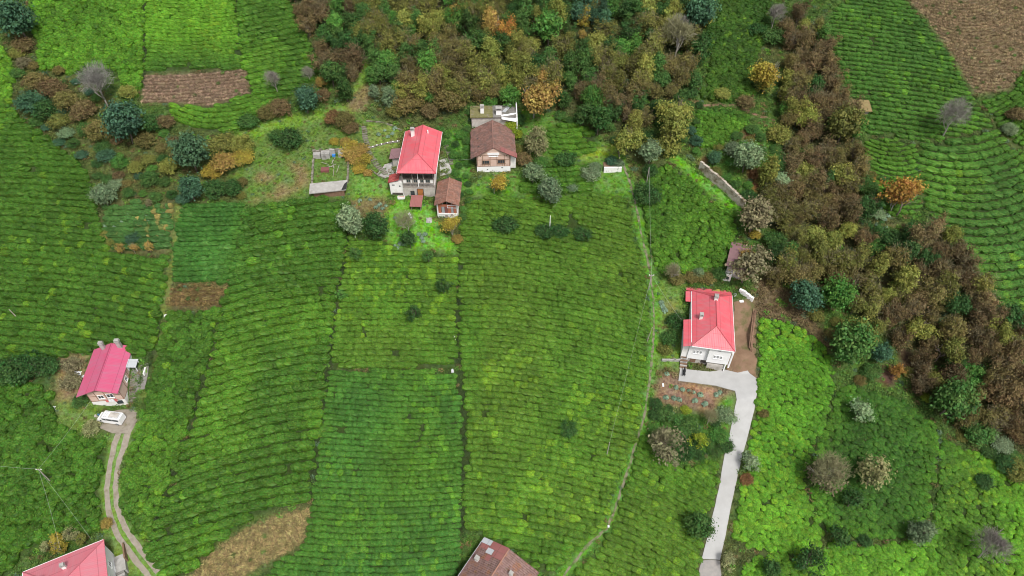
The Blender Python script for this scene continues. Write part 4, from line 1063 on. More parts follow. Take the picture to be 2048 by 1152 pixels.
# rear concrete block of the old house
RB = MB().box(-4.7, 5.4, 11.4, 15.6, -1.0, 7.2).build('rear_block', M['dirty_plaster'], H)
MB().box(-5.0, .2, 11.1, 15.9, 7.202, 7.45).build('flat_roof', M['mossy_concrete'], RB)
MB().box(.22, 5.6, 11.1, 16.0, 7.202, 7.4).build('flat_roof', M['dark_concrete'], RB)
chimney(RB, -2.2, 13.0, 7.45, 8.9, .8, .8, 'white_paint')
chimney(RB, 1.6, 12.4, 7.4, 8.6, 1.3, 1.0, 'white_paint')
MB().add([(5.62, 10.6, 3.0), (5.87, 10.6, 3.0), (5.87, 16.4, 4.6), (5.62, 16.4, 4.6), (5.62, 10.6, 6.6), (5.87, 10.6, 6.6), (5.87, 16.4, 8.9), (5.62, 16.4, 8.9)], [(0, 3, 2, 1), (4, 5, 6, 7), (0, 1, 5, 4), (1, 2, 6, 5), (2, 3, 7, 6), (3, 0, 4, 7)]).build('parapet_wall', M['white_paint'], RB)
MB().slab([(2.2, 10.7, 7.1), (5.6, 10.7, 6.3), (5.6, 12.4, 7.6), (2.2, 11.6, 7.6)], .1).build('eave_wall', M['white_paint'], RB)
MB().slab([(2.4, 13.2, 7.5), (3.1, 12.8, 7.5), (4.9, 15.6, 7.75), (4.2, 16.0, 7.75)], .06).build('loose_sheet', M['grey_metal'], RB)

# ---- right red house
H = tag(empty('white_red_roofed_house', (38.75, 84.9, -6.55), math.radians(-10)), 'large white house with red hipped metal roof beside the concrete yard', 'house')
rw, rd, rh = 4.0, 14.0, 6.6
MB().box(-rw + .3, rw - .6, .5, rd, -1.5, 1.6).build('stone_base', M['dirty_plaster'], H)
wl = MB().box(-rw, rw - .15, .25, rd, 1.602, rh).build('wall', M['white_paint'], H)
MB().box(-.3, rw - .15, -.35, .247, 1.9, rh - .2).build('front_bay', M['white_paint'], H)
for c0, off in ((-2.3, -.25), (1.6, .35)):
    for k in range(3): window(H, 'front', off, c0 + (k - 1) * .62, 3.4, .46, .95, 2)
strip(H, 'vent_grille', 'grey_metal', 'front', .35, 1.6, 5.6, .5, .35, .03); strip(H, 'vent_grille', 'grey_metal', 'front', -.25, -2.9, 5.7, .4, .3, .03); strip(H, 'vent_grille', 'grey_metal', 'front', -.25, -2.0, 5.6, .3, .25, .03)
strip(H, 'basement_opening', 'brown_wood', 'front', -.5, -2.7, .2, 1.1, 1.25, .04); strip(H, 'basement_opening', 'dark_wood', 'front', -.5, -.6, .5, 1.1, 1.0, .04)
MB().box(.1, 3.2, -.2, .49, -.6, 1.2).build('foundation_wall', M['dirty_plaster'], H)
MB().box(rw - .55, rw - .35, -.25, -.05, -1, 1.9).build('corner_post', M['white_paint'], H)
MB().box(rw + .05, rw + .35, -.35, .0, 1.0, 5.5).build('downpipe_box', M['white_paint'], H)
for k in range(4): window(H, 'right', rw - .15, 2.2 + k * 3.2, 3.6, 1.0, 1.1, 2)
MB().box(-rw + .05, -rw + .25, .3, .5, .0, 1.6).build('corner_post', M['white_paint'], H)
x0, x1, y0, y1, e, rz = -3.9, 4.25, -.75, 14.2, rh + .05, rh + 2.0
ya, yb = y0 + 4.1, y1 - 3.0
xr = .55
rf = MB().slab([(x0, y0, e), (xr, ya, rz), (xr, yb, rz), (x0, y1, e)], .12).slab([(x1, y0, e), (x1, y1, e), (xr, yb, rz), (xr, ya, rz)], .12).slab([(x0, y0, e), (x1, y0, e), (xr, ya, rz)], .12).slab([(x1, y1, e), (x0, y1, e), (xr, yb, rz)], .12).build('roof', M['red_metal'], H)
ridge(H, rf, [((xr, ya, rz), (xr, yb, rz)), ((x0, y0, e), (xr, ya, rz)), ((x1, y0, e), (xr, ya, rz)), ((x0, y1, e), (xr, yb, rz)), ((x1, y1, e), (xr, yb, rz))], 'red_metal')
chimney(rf, xr - .05, yb - .5, rz - .3, rz + .7, .7, .7); chimney(rf, -2.3, 6.1, rh + .6, rh + 1.7, .6, .6)
MB().box(x1 + .002, x1 + .07, y0, y1, e - .2, e + .02).build('gutter', M['white_paint'], rf)
MB().box(x0, x1, y0 - .07, y0 - .002, e - .2, e - .02).build('gutter', M['white_paint'], rf)
A = MB().box(-rw - 1.2, -rw - .003, .5, 6.0, 1.6, rh - .6).build('side_annex', M['plaster'], H)
MB().slab([(-5.45, -.6, rh - .55), (-3.95, -.6, rh - .1), (-3.95, 6.3, rh - .1), (-5.45, 6.3, rh - .55)], .1).build('annex_roof', M['red_metal'], A)
for p_ in ((-5.1, .6), (-5.1, 5.8)): MB().box(p_[0] - .1, p_[0] + .1, p_[1] - .1, p_[1] + .1, -.5, 1.6).build('post', M['plaster'], A)
A = MB().box(-rw - .9, rw - .2, rd + .01, rd + 1.9, 1.6, rh - .7).build('rear_annex', M['plaster'], H)
MB().slab([(-5.1, y1 - 2.9, rh - .35), (x0 - .05, y1 - 2.9, rh - .3), (x0 - .05, y1 + .02, rh - .3), (-5.1, y1 + .02, rh - .35)], .1).build('annex_roof', M['red_metal'], A)
MB().slab([(-5.1, y1 + .04, rh - .05), (x1, y1 + .04, rh - .02), (x1, y1 + 2.3, rh - .5), (-5.1, y1 + 2.3, rh - .55)], .1).build('annex_roof', M['red_metal'], A)
MB().slab([(.6, y1 + .9, rh - .19), (1.9, y1 + .9, rh - .19), (1.9, y1 + 2.35, rh - .46), (.6, y1 + 2.35, rh - .46)], .03).build('yellow_sheet', surface('yellow_sheet', (.42, .36, .10), (.36, .30, .08), 1.5), A)
# outside steps on its left corner
for k in range(8): MB().box(-rw - 1.15, -rw + .25, -1.6 + k * .28, -1.3 + k * .28, -1.0, .2 + k * .19).build('step', M['brown_soil' if k % 2 else 'concrete'], H)

# ---- left pink-red house
H = tag(empty('pink_roofed_house', (-78.4, 77.5, -9.35), math.radians(6.5)), 'house with plain pinkish red gable roof and two tall grey chimneys', 'house')
lw, ld, lh = 3.1, 9.8, 5.0
MB().box(-lw, lw, 0, ld, -1.2, 1.7).build('white_base', M['plaster'], H)
wl = MB().box(-lw + .03, lw - .03, .03, ld - .03, 1.702, lh)
wl.add([(-lw + .03, .03, lh), (lw - .03, .03, lh), (-.2, .03, lh + 1.3), (-lw + .03, .3, lh), (lw - .03, .3, lh), (-.2, .3, lh + 1.3)], [(0, 1, 2), (3, 5, 4), (0, 3, 4, 1), (1, 4, 5, 2), (2, 5, 3, 0)])
wl.build('half_timbered_wall', M['pink_plaster'], H)
for x in (-3.0, -1.6, 0.1, 1.6, 3.0): strip(H, 'timber_stud', 'brown_wood', 'front', -.03, x, 1.75, .1, 3.2, .05)
for z in (1.72, 3.3, 4.85): strip(H, 'timber_rail', 'brown_wood', 'front', -.03, 0, z, 6.1, .09, .045)
for y in (2.4, 4.8, 7.2): strip(H, 'timber_stud', 'brown_wood', 'right', lw - .03, y, 1.75, .1, 3.2, .05)
for z in (1.72, 4.85): strip(H, 'timber_rail', 'brown_wood', 'right', lw - .03, ld / 2, z, 9.6, .09, .045)
window(H, 'front', -.03, -.8, 2.5, 1.1, 1.1, 2); window(H, 'front', -.03, .95, 2.6, 1.3, 1.2, 2)
strip(H, 'cellar_opening', 'glass', 'front', 0, 1.9, .35, 1.2, 1.1, .03)
window(H, 'right', lw - .03, 8.2, 2.9, .9, 1.1, 2); window(H, 'right', lw - .03, 3.6, 2.9, .9, 1.1, 2)
MB().box(lw + .01, lw + .06, 5.6, 9.6, 1.7, 4.9).build('white_side_wall', M['white_paint'], H)
x0, x1, y0, y1, e, rz, xr = -4.3, 3.3, -1.0, 10.5, lh - .05, lh + 1.55, -.3
rf = MB().slab([(x0, y0, e), (xr, y0, rz), (xr, y1, rz), (x0, y1, e)], .12).slab([(x1, y1, e), (xr, y1, rz), (xr, y0, rz), (x1, y0, e)], .12).build('roof', M['pink_metal'], H)
ridge(H, rf, [((xr, y0, rz), (xr, y1, rz))], 'pink_metal')
chimney(rf, -1.7, 9.7, lh + .7, lh + 2.5, .7, .6, 'concrete'); chimney(rf, 1.35, 9.9, lh + .7, lh + 2.6, .75, .6, 'concrete')
tz = ground_z(H, lw + 1.2, 6.4)
MB().slab([(lw + .1, 5.2, tz + 1.7), (lw + 1.9, 5.2, tz + 1.4), (lw + 1.9, 7.3, tz + 1.4), (lw + .1, 7.3, tz + 1.7)], .06).build('awning', M['grey_metal'], H)
for y in (5.4, 7.1): MB().box(lw + 1.7, lw + 1.8, y - .05, y + .05, ground_z(H, lw + 1.75, y) - .2, tz + 1.45).build('awning_post', M['white_paint'], H)
MB().box(lw + 3.0, lw + 3.25, 4.4, 6.0, tz - 1.2, tz + .3).build('parapet', M['plaster'], H)
for k in range(11): MB().box(lw + .35, lw + 1.7, .2 + k * .46, .58 + k * .46, -1.2, max(-.1 + k * .17, ground_z(H, lw + 1.0, .4 + k * .46) + .16)).build('step', M['step_stone'], H)
for x, w_, m_ in ((-.3, .5, 'cloth_red'), (.25, .45, 'cloth_white'), (.75, .5, 'cloth_white'), (1.35, .5, 'cloth_red')):
    o = MB()
    for k in range(4): o.add([(x + w_ * k / 4, -.22 - .04 * (k % 2), 2.35), (x + w_ * (k + 1) / 4, -.22 - .04 * ((k + 1) % 2), 2.35), (x + w_ * (k + 1) / 4, -.26 - .05 * ((k + 1) % 2), 1.55), (x + w_ * k / 4, -.26 - .05 * (k % 2), 1.55)], [(0, 3, 2, 1)])
    o.build('hanging_laundry', M[m_], H)
MB().tube([(-.5, -.22, 2.36), (2.1, -.22, 2.36)], .02, 5).build('laundry_line', M['wire'], H)

# ---- bottom left house (partly out of the picture)
H = tag(empty('corner_house', (-74.2, 44.0, -18.9), math.radians(26.5)), 'big white house with pinkish red ribbed roof in the lower left corner', 'house')
MB().box(-6.0, 6.0, -4.2, 5.3, -2.0, 5.9).build('wall', M['white_paint'], H)
for y in (-2.6, -.6, 2.2): window(H, 'right', 6.0, y, 3.2, 1.0, 1.3, 2); window(H, 'right', 6.0, y, .6, .9, 1.1, 2)
x0, x1, y0, y1, e, rz = -6.6, 6.2, -4.9, 6.0, 5.92, 7.9
rf = MB().slab([(x1, y1, e), (x0, y1, e), (x0 + 5.4, .55, rz), (x1 - 5.4, .55, rz)], .12).slab([(x0, y0, e), (x1, y0, e), (x1 - 5.4, .55, rz), (x0 + 5.4, .55, rz)], .12).slab([(x1, y0, e), (x1, y1, e), (x1 - 5.4, .55, rz)], .12).slab([(x0, y1, e), (x0, y0, e), (x0 + 5.4, .55, rz)], .12).build('roof', M['faded_metal'], H)
ridge(H, rf, [((x0 + 5.4, .55, rz), (x1 - 5.4, .55, rz)), ((x1, y1, e), (x1 - 5.4, .55, rz)), ((x1, y0, e), (x1 - 5.4, .55, rz)), ((x0, y1, e), (x0 + 5.4, .55, rz)), ((x0, y0, e), (x0 + 5.4, .55, rz))], 'faded_metal')
MB().box(x0, x1, y1 + .002, y1 + .08, e - .2, e + .02).build('gutter', M['white_paint'], rf)
MB().box(x0 - .08, x0 - .002, y0, y1, e - .2, e + .02).build('gutter', M['white_paint'], rf)
chimney(rf, .3, 2.9, e + 1.0, e + 2.1, .55, .5); chimney(rf, -3.3, 1.6, e + 1.1, e + 2.6, .8, .7, 'white_paint')
for k in range(5): MB().box(6.02, 7.4, 1.0 - k * .42, 1.4 - k * .42, -2.0, 1.6 - k * .2).build('step', M['concrete' if k % 2 else 'dark_concrete'], H)
MB().box(6.02, 7.7, 1.42, 4.6, -2.0, 1.5).build('landing', M['concrete'], H)
MB().box(7.8, 8.05, 3.2, 6.2, -.5, 2.4).build('garden_wall', M['brown_soil'], H)

# ---- bottom tiled house
H = tag(empty('patched_tile_house', (-2.55, 46.35, -18.6), math.radians(-32.4)), 'house with patched reddish tile roof at the bottom edge', 'house')
MB().box(-4.9, 4.9, -6.0, 3.6, -2.0, 4.3).build('wall', M['dirty_plaster'], H)
x0, x1, y0, y1, e, rz = -5.6, 5.7, -7.0, 4.4, 4.2, 6.1
xr = -.35
rf = MB().sag_slab((x0, y1, e), (x0, y0, e), (xr, y0, rz), (xr, y1, rz), 16, 8, .03, .15, 11).sag_slab((x1, y0, e), (x1, y1, e), (xr, y1, rz), (xr, y0, rz), 16, 8, .03, .15, 12).build('roof', M['tile_mixed'], H)
ridge(H, rf, [((xr, y0, rz), (xr, y1, rz))], 'tile_red', .13)
ax = lambda t, y, d=.07: (x0 + (xr - x0) * t, y, e + (rz - e) * t + d)
for t0, t1, ya, yb, m_ in ((.0, .36, 3.5, 4.5, 'grey_metal'), (.06, .34, 2.6, 3.45, 'rust_red_metal'), (.34, .58, 2.1, 3.1, 'grey_metal'), (.37, .98, 3.15, 4.5, 'rust_red_metal'), (.6, .98, 1.9, 3.1, 'rust_red_metal'), (.45, .62, .9, 1.95, 'rust_red_metal')):
    MB().slab([ax(t0, yb), ax(t0, ya), ax(t1, ya), ax(t1, yb)], .04).build('roof_patch', M[m_], rf)
chimney(rf, -4.3, .3, e + .2, e + 1.2, .6, .6); chimney(rf, 2.2, 1.0, e + .9, e + 2.0, .5, .5, 'dirty_plaster')
MB().slab([(x0 - .07, y1, e + .02), (x0 - .002, y1, e + .02), (x0 - .002, y0, e + .02), (x0 - .07, y0, e + .02)], .2).build('gutter', M['grey_metal'], rf)

# ---- barn above the right house
H = tag(empty('brown_roofed_barn', (46.4, 102.6, .6), math.radians(-21)), 'barn with brown metal roof half hidden by a tan tree', 'barn')
MB().box(-1.7, 1.7, 0, 9.0, -1.5, 2.9).build('wall', M['dirty_plaster'], H)
MB().slab([(-2.1, -.3, 3.35), (2.0, -.3, 2.95), (2.0, 9.5, 2.95), (-2.1, 9.5, 3.35)], .1).build('roof', M['brown_metal'], H)
MB().box(2.005, 2.12, 3.5, 9.5, 2.75, 3.1).build('red_verge', M['red_metal'], H)
MB().box(-1.9, -.4, -1.2, -.02, -1.5, 1.6).build('outhouse', M['plaster'], H); strip(H, 'opening', 'glass', 'front', 1.2, -1.1, .4, .6, .8, .03)
MB().tube([(2.5, 8.6, -1), (2.5, 8.6, 2.5)], .45, 10).build('water_barrel', M['dark_concrete'], H)

# ---- ruined walled plot with concrete slab
c0 = at(660, 350)
H = tag(empty('ruined_foundation', (-40.3, 121.4, 7.75), math.radians(4)), 'ruined stone foundation with grey concrete slab roof left of the red house', 'ruin')
MB().slab([(-4.1, -1.2, 1.55), (3.9, -.6, 1.7), (4.0, 2.4, 2.05), (-4.2, 1.8, 1.95)], .2).build('slab_roof', M['concrete'], H)
MB().box(-3.4, 3.3, -.5, 1.6, -1.2, 1.4).build('brick_wall', M['brown_wood'], H)
MB().slab([(2.9, -.7, 1.78), (3.95, -.55, 1.79), (3.95, 1.8, 2.02), (3.4, 1.2, 1.95)], .03).build('tar_stain_sheet', M['rubber'], H)
for x0, x1, y0, y1 in ((-4.2, -3.8, 2.0, 11.0), (3.7, 4.1, 2.6, 10.0)):
    mb = MB(); k = 0
    while y0 + k * .7 < y1:
        yy = y0 + k * .7; g = ground_z(H, (x0 + x1) / 2, yy)
        mb.box(x0 + random.uniform(-.08, .08), x1, yy, yy + .69, g - .5, g + random.uniform(.35, .95)); k += 1
    mb.build('side_wall', M['dim_stone'], H)
mb = MB()
for k in range(11):
    x = -4.2 + k * .74; g = ground_z(H, x, 10.6); mb.box(x, x + .73, 10.4, 10.8, g - .5, g + random.uniform(.6, 1.1))
mb.build('back_wall', M['dim_stone'], H)
for x, y, w_, d_, hh in ((-3.2, 9.6, 1.6, 1.0, 1.0), (-1.2, 9.5, 1.9, 1.3, 1.3), (2.2, 9.7, 1.2, 1.2, .9), (.3, 10.0, 1.1, .5, 1.4)):
    g = ground_z(H, x, y); MB().box(x - w_ / 2, x + w_ / 2, y - d_ / 2, y + d_ / 2, g - .4, g + hh).build('concrete_block', M['concrete'], H)
for k in range(7):
    x, y = random.uniform(-2.8, 2.2), random.uniform(4.2, 8.0); g = ground_z(H, x, y)
    a = random.uniform(0, 3.1); MB().tube([(x, y, g + .1), (x + 1.6 * math.cos(a), y + 1.6 * math.sin(a), ground_z(H, x + 1.6 * math.cos(a), y + 1.6 * math.sin(a)) + .5)], .06, 5).build('fallen_beam', M['grey_wood'], H)
g = ground_z(H, -1.3, 6.2); MB().box(-2.2, -.4, 5.5, 6.8, g - .3, g + .35).build('rust_panel', M['rust_red_metal'], H)
q = at(668, 312); tag(MB().box(-.35, .35, -.3, .3, -.1, .45).build('blue_crate', M['blue_plastic']), 'small blue crate inside the ruined foundation', 'crate').location = tuple(q)

# ---- hut at the edge of the hill rows
q = at(1722, 232)
H = tag(empty('field_hut', tuple(q), math.radians(-4)), 'tiny field hut with mossy straw coloured roof beside the hill rows', 'hut')
MB().box(-1.4, 1.4, 0, 2.6, -.6, 1.5).build('wall', M['grey_wood'], H)
MB().slab([(-2.0, -.5, 1.55), (1.9, -.5, 1.6), (1.9, 3.3, 2.3), (-2.0, 3.3, 2.25)], .14).build('roof', M['thatch'], H)
strip(H, 'door', 'dark_wood', 'front', 0, 0, 0, .8, 1.3, .04)

# ---- stone planter box, retaining wall
q = at(1225, 345)
H = tag(empty('stone_planter', tuple(q), 0.02), 'pale stone wall box with plants beside the footpath', 'planter')
MB().box(-2.0, 2.0, 0, .35, -.8, 1.35).build('front_wall', M['plaster'], H)
mb = MB()
for k in range(8):
    y = .36 + k * .6; g = ground_z(H, 1.85, y); mb.box(1.7, 2.0, y, y + .59, g - .4, max(g + .35, .9))
mb.build('side_wall', M['dim_stone'], H)
MB().box(-1.95, 1.65, .36, 2.6, -.5, 1.0).build('soil_bed', M['brown_soil'], H)
for x in (-1.4, -.9, -.2, 1.1): strip(H, 'drain_hole', 'glass', 'front', 0, x, .35 if x < 1 else .8, .14, .14, .02)

L = ground_line([(1398, 338), (1420, 358), (1442, 376), (1462, 396), (1487, 418)], 6)
W_ = tag(empty('retaining_wall', tuple(L[0])), 'stained pale retaining wall slanting beside the upper right tea plot', 'wall')
rr = random.Random(4)
for a, b in zip(L[:-1], L[1:]):
    a3, b3 = Vector(a) - Vector(L[0]), Vector(b) - Vector(L[0]); t = (b3 - a3); t.z = 0; ln = t.length; t.normalize(); n_ = Vector((-t.y, t.x, 0))
    MB().obox((a3 + b3) / 2 + Vector((0, 0, .85 + rr.uniform(-.06, .06))), t, n_, ln * 1.01, .55 + rr.uniform(-.05, .05), 2.9 + rr.uniform(-.12, .12)).build('wall_section', M['stone'], W_)

# ---- stairs, posts, loose things
stairs('stone_steps', [(772, 350), (752, 328), (738, 305), (732, 280), (727, 252)], 1.2, 'curving stone steps left of the upper red house')
stairs('stone_steps', [(903, 330), (899, 312), (892, 290), (886, 276)], 1.0, 'narrow stone steps right of the upper red house')

def boxwall(name, pts, hgt_, th, mat, label, cat):
    L = ground_line(pts, 8); root = tag(empty(name, tuple(L[0])), label, cat); o = Vector(L[0])
    for a, b in zip(L[:-1], L[1:]):
        t = Vector(b) - Vector(a); t.z = 0; ln = t.length; t.normalize()
        MB().obox((Vector(a) + Vector(b)) / 2 - o + Vector((0, 0, hgt_ / 2 - .2)), t, Vector((-t.y, t.x, 0)), ln * 1.005, th, hgt_ + .4).build('wall_section', M[mat], root)
    return root
boxwall('terrace_wall', [(738, 297), (760, 291), (780, 286), (800, 284)], .4, .22, 'dim_stone', 'low stone terrace wall below the lawn left of the upper red house', 'wall')
boxwall('terrace_wall', [(733, 243), (760, 245), (785, 252), (803, 262)], .3, .2, 'dim_stone', 'low curved stone edge above the lawn behind the upper red house', 'wall')
boxwall('yard_wall', [(1478, 583), (1490, 591), (1505, 603)], 1.0, .5, 'white_paint', 'short white yard wall at the top of the dirt drive', 'wall')
boxwall('garden_edge', [(1323, 722), (1340, 722), (1362, 722)], .6, .25, 'concrete', 'grey concrete edge of the garden left of the right red house', 'wall')
boxwall('garden_edge', [(742, 340), (756, 352), (770, 358)], .3, .2, 'dim_stone', 'low stone kerb beside the small concrete terrace', 'wall')
for k, (x, y) in enumerate(((738, 296), (746, 294), (754, 291), (763, 289), (775, 286), (786, 284), (795, 283))):
    q = at(x, y, .4); o = MB().blob((0, 0, .12), .17, k, .1).build('white_stone', M['white_paint'])
    o.location = tuple(q); tag(o, 'white painted stone on the low terrace wall by the red house lawn', 'stone', 'white stones along the terrace wall')

def pole(name, px, py, h_, label, lean=(0, 0), arm=True, mat='grey_wood'):
    q = at(px, py)
    e_ = tag(empty(name, tuple(q)), label, 'pole')
    MB().tube([(0, 0, -.5), (lean[0], lean[1], h_)], [.11, .075], 8).build('shaft', M[mat], e_)
    if arm:
        MB().box(lean[0] - .55, lean[0] + .55, lean[1] - .05, lean[1] + .05, h_ - .35, h_ - .25).build('crossarm', M[mat], e_)
        for s in (-.45, .45): MB().tube([(lean[0] + s, lean[1], h_ - .25), (lean[0] + s, lean[1], h_ - .02)], .07, 6).build('insulator', M['white_paint'], e_)
    return Vector(q) + Vector((lean[0], lean[1], h_ - .05))
pA = pole('utility_pole', 105, 967, 5.4, 'grey utility pole in the dark clumpy tea field on the left')
pB = pole('utility_pole', 1297, 580, 4.6, 'utility pole beside the footpath level with the right red house roof')
pC = pole('utility_pole', 1293, 684, 4.6, 'wooden pole beside the footpath below the roof of the right red house', (.5, 0), False)
pD = pole('utility_pole', 1213, 912, 4.9, 'pale wooden pole standing in the lower tea rows left of the footpath', (.1, 0), False, 'birch_bark')
pE = pole('utility_pole', 1099, 465, 4.8, 'white pole in front of the grey green tree in the upper tea field', (0, 0), False, 'white_paint')
pF = pole('utility_pole', 1292, 372, 5.2, 'thin pole in the bushes at the top of the footpath', (0, 0), False)
pG = pole('fence_post', 40, 640, 2.6, 'leaning grey post in the wide left tea field', (-1.2, .6), False)

def wire(a, b, sag, label, r=.010):
    a, b = Vector(a), Vector(b)
    pts = [a.lerp(b, t / 14) - Vector((0, 0, sag * 4 * (t / 14) * (1 - t / 14))) for t in range(15)]
    tag(MB().tube(pts, r, 4).build('overhead_wire', M['wire']), label, 'wire')
wire(pA, (-80.3, 76.3, -5.6), .3, 'overhead wire from the left pole up to the pink roofed house')
wire(pA, (-78.0, 50.2, -12.8), .4, 'left overhead wire from the left pole down to the corner house')
wire(pA, (-73.6, 52.2, -13.0), .6, 'right overhead wire from the left pole down to the corner house')
wire(pA, tuple(at(-60, 925, 5.0)), .3, 'overhead wire from the left pole out of the left edge')
wire(pB, (34.1, 92.0, -.6), .4, 'overhead wire from the footpath pole to the right red house')
wire(pB, tuple(pF), .4, 'overhead wire from the footpath pole up to the bushes')
wire(pB, tuple(pD), .6, 'overhead wire above the tea rows between the two footpath poles')
wire((-16.3, 127.0, 14.0), (-8.4, 126.6, 13.8), .7, 'cable sagging between the upper red house and the old tiled house')

# ---- white van
q = at(226, 841)
V = tag(empty('white_van', tuple(q), math.radians(171.5)), 'white van parked in front of the pink roofed house', 'van')
prof = [(-2.45, .42), (2.15, .42), (2.42, .6), (2.45, 1.0), (1.85, 1.22), (1.2, 1.98), (.9, 2.05), (-2.3, 2.05), (-2.45, 1.9)]
def van_sec(k): return [(x, k * (0.92 if z < 1.3 else .92 - (z - 1.2) * .14), z) for x, z in prof]
n = len(prof); mb = MB()
mb.add(van_sec(-1) + van_sec(1), [tuple(range(n)), tuple(range(n, 2 * n))[::-1]] + [(i, n + i, n + (i + 1) % n, (i + 1) % n) for i in range(n)])
body = mb.build('body', M['car_white'], V)
MB().add([(1.87, -.72, 1.26), (1.87, .72, 1.26), (1.27, .66, 1.95), (1.27, -.66, 1.95)], [(0, 1, 2, 3)]).build('windscreen', M['glass'], V).location = (.025, 0, .015)
for s in (-1, 1):
    for x0, x1 in ((.35, 1.1), (-.9, .25), (-2.2, -1.0)):
        MB().obox(((x0 + x1) / 2, s * (.875), 1.55), (1, 0, 0), (0, 1, 0), x1 - x0, .03, .5).build('side_window', M['glass'], V)
    for x in (-1.55, 1.55):
        wv = MB().tube([(x, s * .78, .33), (x, s * .95, .33)], .33, 14).build('wheel', M['rubber'], V)
        MB().tube([(x, s * .951, .33), (x, s * .97, .33)], .18, 10).build('rim', M['grey_metal'], wv)
    MB().obox((2.43, s * .65, .78), (0, 1, 0), (1, 0, 0), .3, .05, .16).build('headlight', M['glass'], V)
    MB().obox((1.35, s * 1.05, 1.3), (1, 0, 0), (0, 1, 0), .12, .18, .2).build('mirror', M['rubber'], V)
mb = MB()
for y in (-.62, .62): mb.tube([(-2.2, y, 2.14), (.7, y, 2.14)], .035, 6)
for x in (-2.1, -1.5, -.9, -.3, .3, .65): mb.tube([(x, -.62, 2.14), (x, .62, 2.14)], .03, 6); mb.tube([(x, -.62, 2.04), (x, -.62, 2.14)], .03, 6); mb.tube([(x, .62, 2.04), (x, .62, 2.14)], .03, 6)
mb.build('roof_rack', M['grey_metal'], V)
MB().box(-2.0, -.2, -.5, .5, 2.175, 2.20).build('rack_board', M['dirty_plaster'], V)

# ---- black dog on the concrete yard, standing, seen from above
q = at(1368, 747, .1)
D = empty('black_dog', tuple(q), math.radians(75)); D.scale = (1.35, 1.35, 1.2); tag(D, 'black dog with curled tail on the pale concrete yard', 'dog')
V_ = [(-.50, 0, .52), (-.25, 0, .55), (.05, 0, .54), (.30, 0, .56), (.45, .02, .66), (.58, .06, .74), (.74, .10, .68)]
R_ = [.13, .15, .17, .17, .10, .12, .05]
E_ = [(i, i + 1) for i in range(6)]
def limb(root, pts, rad):
    p0 = root
    for p_, r_ in zip(pts, rad):
        V_.append(p_); R_.append(r_); E_.append((p0, len(V_) - 1)); p0 = len(V_) - 1
for s in (-1, 1):
    limb(3, [(.32, s * .13, .42), (.30, s * .14, .22), (.31, s * .14, .04), (.37, s * .14, .03)], [.08, .05, .04, .04])
    limb(0, [(-.44, s * .13, .42), (-.36, s * .14, .27), (-.50, s * .14, .18), (-.47, s * .14, .03), (-.41, s * .14, .03)], [.09, .06, .04, .04, .04])
    limb(5, [(.56, .06 + s * .09, .84)], [.03])
limb(0, [(-.62, .02, .60), (-.72, .10, .70), (-.70, .22, .76), (-.60, .24, .78)], [.06, .055, .05, .03])
me = bpy.data.meshes.new('body'); me.from_pydata(V_, E_, [])
do = obj_from_mesh('body', me, D)
sk = do.modifiers.new('skin', 'SKIN'); do.modifiers.new('sub', 'SUBSURF').levels = 2
do.modifiers['sub'].render_levels = 2
for i, sv in enumerate(me.skin_vertices[0].data): sv.radius = (R_[i], R_[i]); sv.use_root = (i == 2)
me.materials.append(M['black_fur'])

# ---- timber pile, rags, sacks, boards
q = at(1503, 660); T = tag(empty('timber_pile', tuple(q)), 'pile of long brown poles along the dirt drive', 'timber')
a, b = at(1510, 622), at(1501, 700)
for k in range(7):
    o1 = Vector(a) - Vector(q) + Vector((.18 * (k % 4) - .3, random.uniform(-.5, .5), .18 + .16 * (k // 4))); o2 = Vector(b) - Vector(q) + Vector((.18 * (k % 4) - .3, random.uniform(-.5, .5), .18 + .16 * (k // 4)))
    MB().tube([o1, o2], [.08, .10], 6).build('log', M['brown_wood'], T)

def rag(px, py, w_, d_, label, mat='cloth_white', name='white_tarp', cat='tarp', rz=0.0, hh=.25):
    q = at(px, py); n_ = 7; rr = random.Random(px); c, s = math.cos(rz), math.sin(rz); vs = []
    for j in range(n_):
        for i in range(n_):
            u, v = (i / (n_ - 1) - .5) * w_ * rr.uniform(.9, 1.1), (j / (n_ - 1) - .5) * d_ * rr.uniform(.9, 1.1)
            x, y = u * c - v * s, u * s + v * c
            edge = min(i, j, n_ - 1 - i, n_ - 1 - j)
            vs.append((x, y, float(hgt(q[0] + x, q[1] + y) - q[2]) + (.05 if edge == 0 else hh * rr.uniform(.5, 1.2))))
    fs = [(j * n_ + i, j * n_ + i + 1, (j + 1) * n_ + i + 1, (j + 1) * n_ + i) for j in range(n_ - 1) for i in range(n_ - 1)]
    o = MB().add(vs, fs).build(name, M[mat]); o.location = tuple(q); tag(o, label, cat)
rag(155, 748, 1.5, 1.0, 'larger white tarp on the brown waste ground left of the pink roofed house')
rag(166, 753, .5, .5, 'small white rag beside the larger white tarp', name='white_rag', cat='rag')
rag(102, 818, 1.6, .8, 'white sack lying at the edge of the dark clumpy tea field', rz=.2, name='white_sack', cat='sack')
rag(193, 832, .7, .6, 'pale heap beside the van front', 'dirty_plaster', 'rubble_heap', 'heap')
rag(197, 830, .5, .5, 'blue bag beside the van front', 'blue_plastic', 'blue_bag', 'bag')
rag(820, 432, .5, 1.5, 'white plank like sheet on the grass below the red metal shed', rz=.5, name='white_sheet', cat='sheet', hh=.15)
rag(858, 441, 1.3, 1.2, 'grey ash heap on the bright lawn beside the barn', 'concrete', 'ash_heap', 'ash heap', hh=.3)
rag(335, 632, 1.5, .5, 'white cloth at the corner of the small brown pruned plot', name='white_cloth', cat='cloth')
rag(909, 678, .5, .4, 'upper white bag in the tea field below the red house garden', name='white_bag', cat='bag', hh=.9)
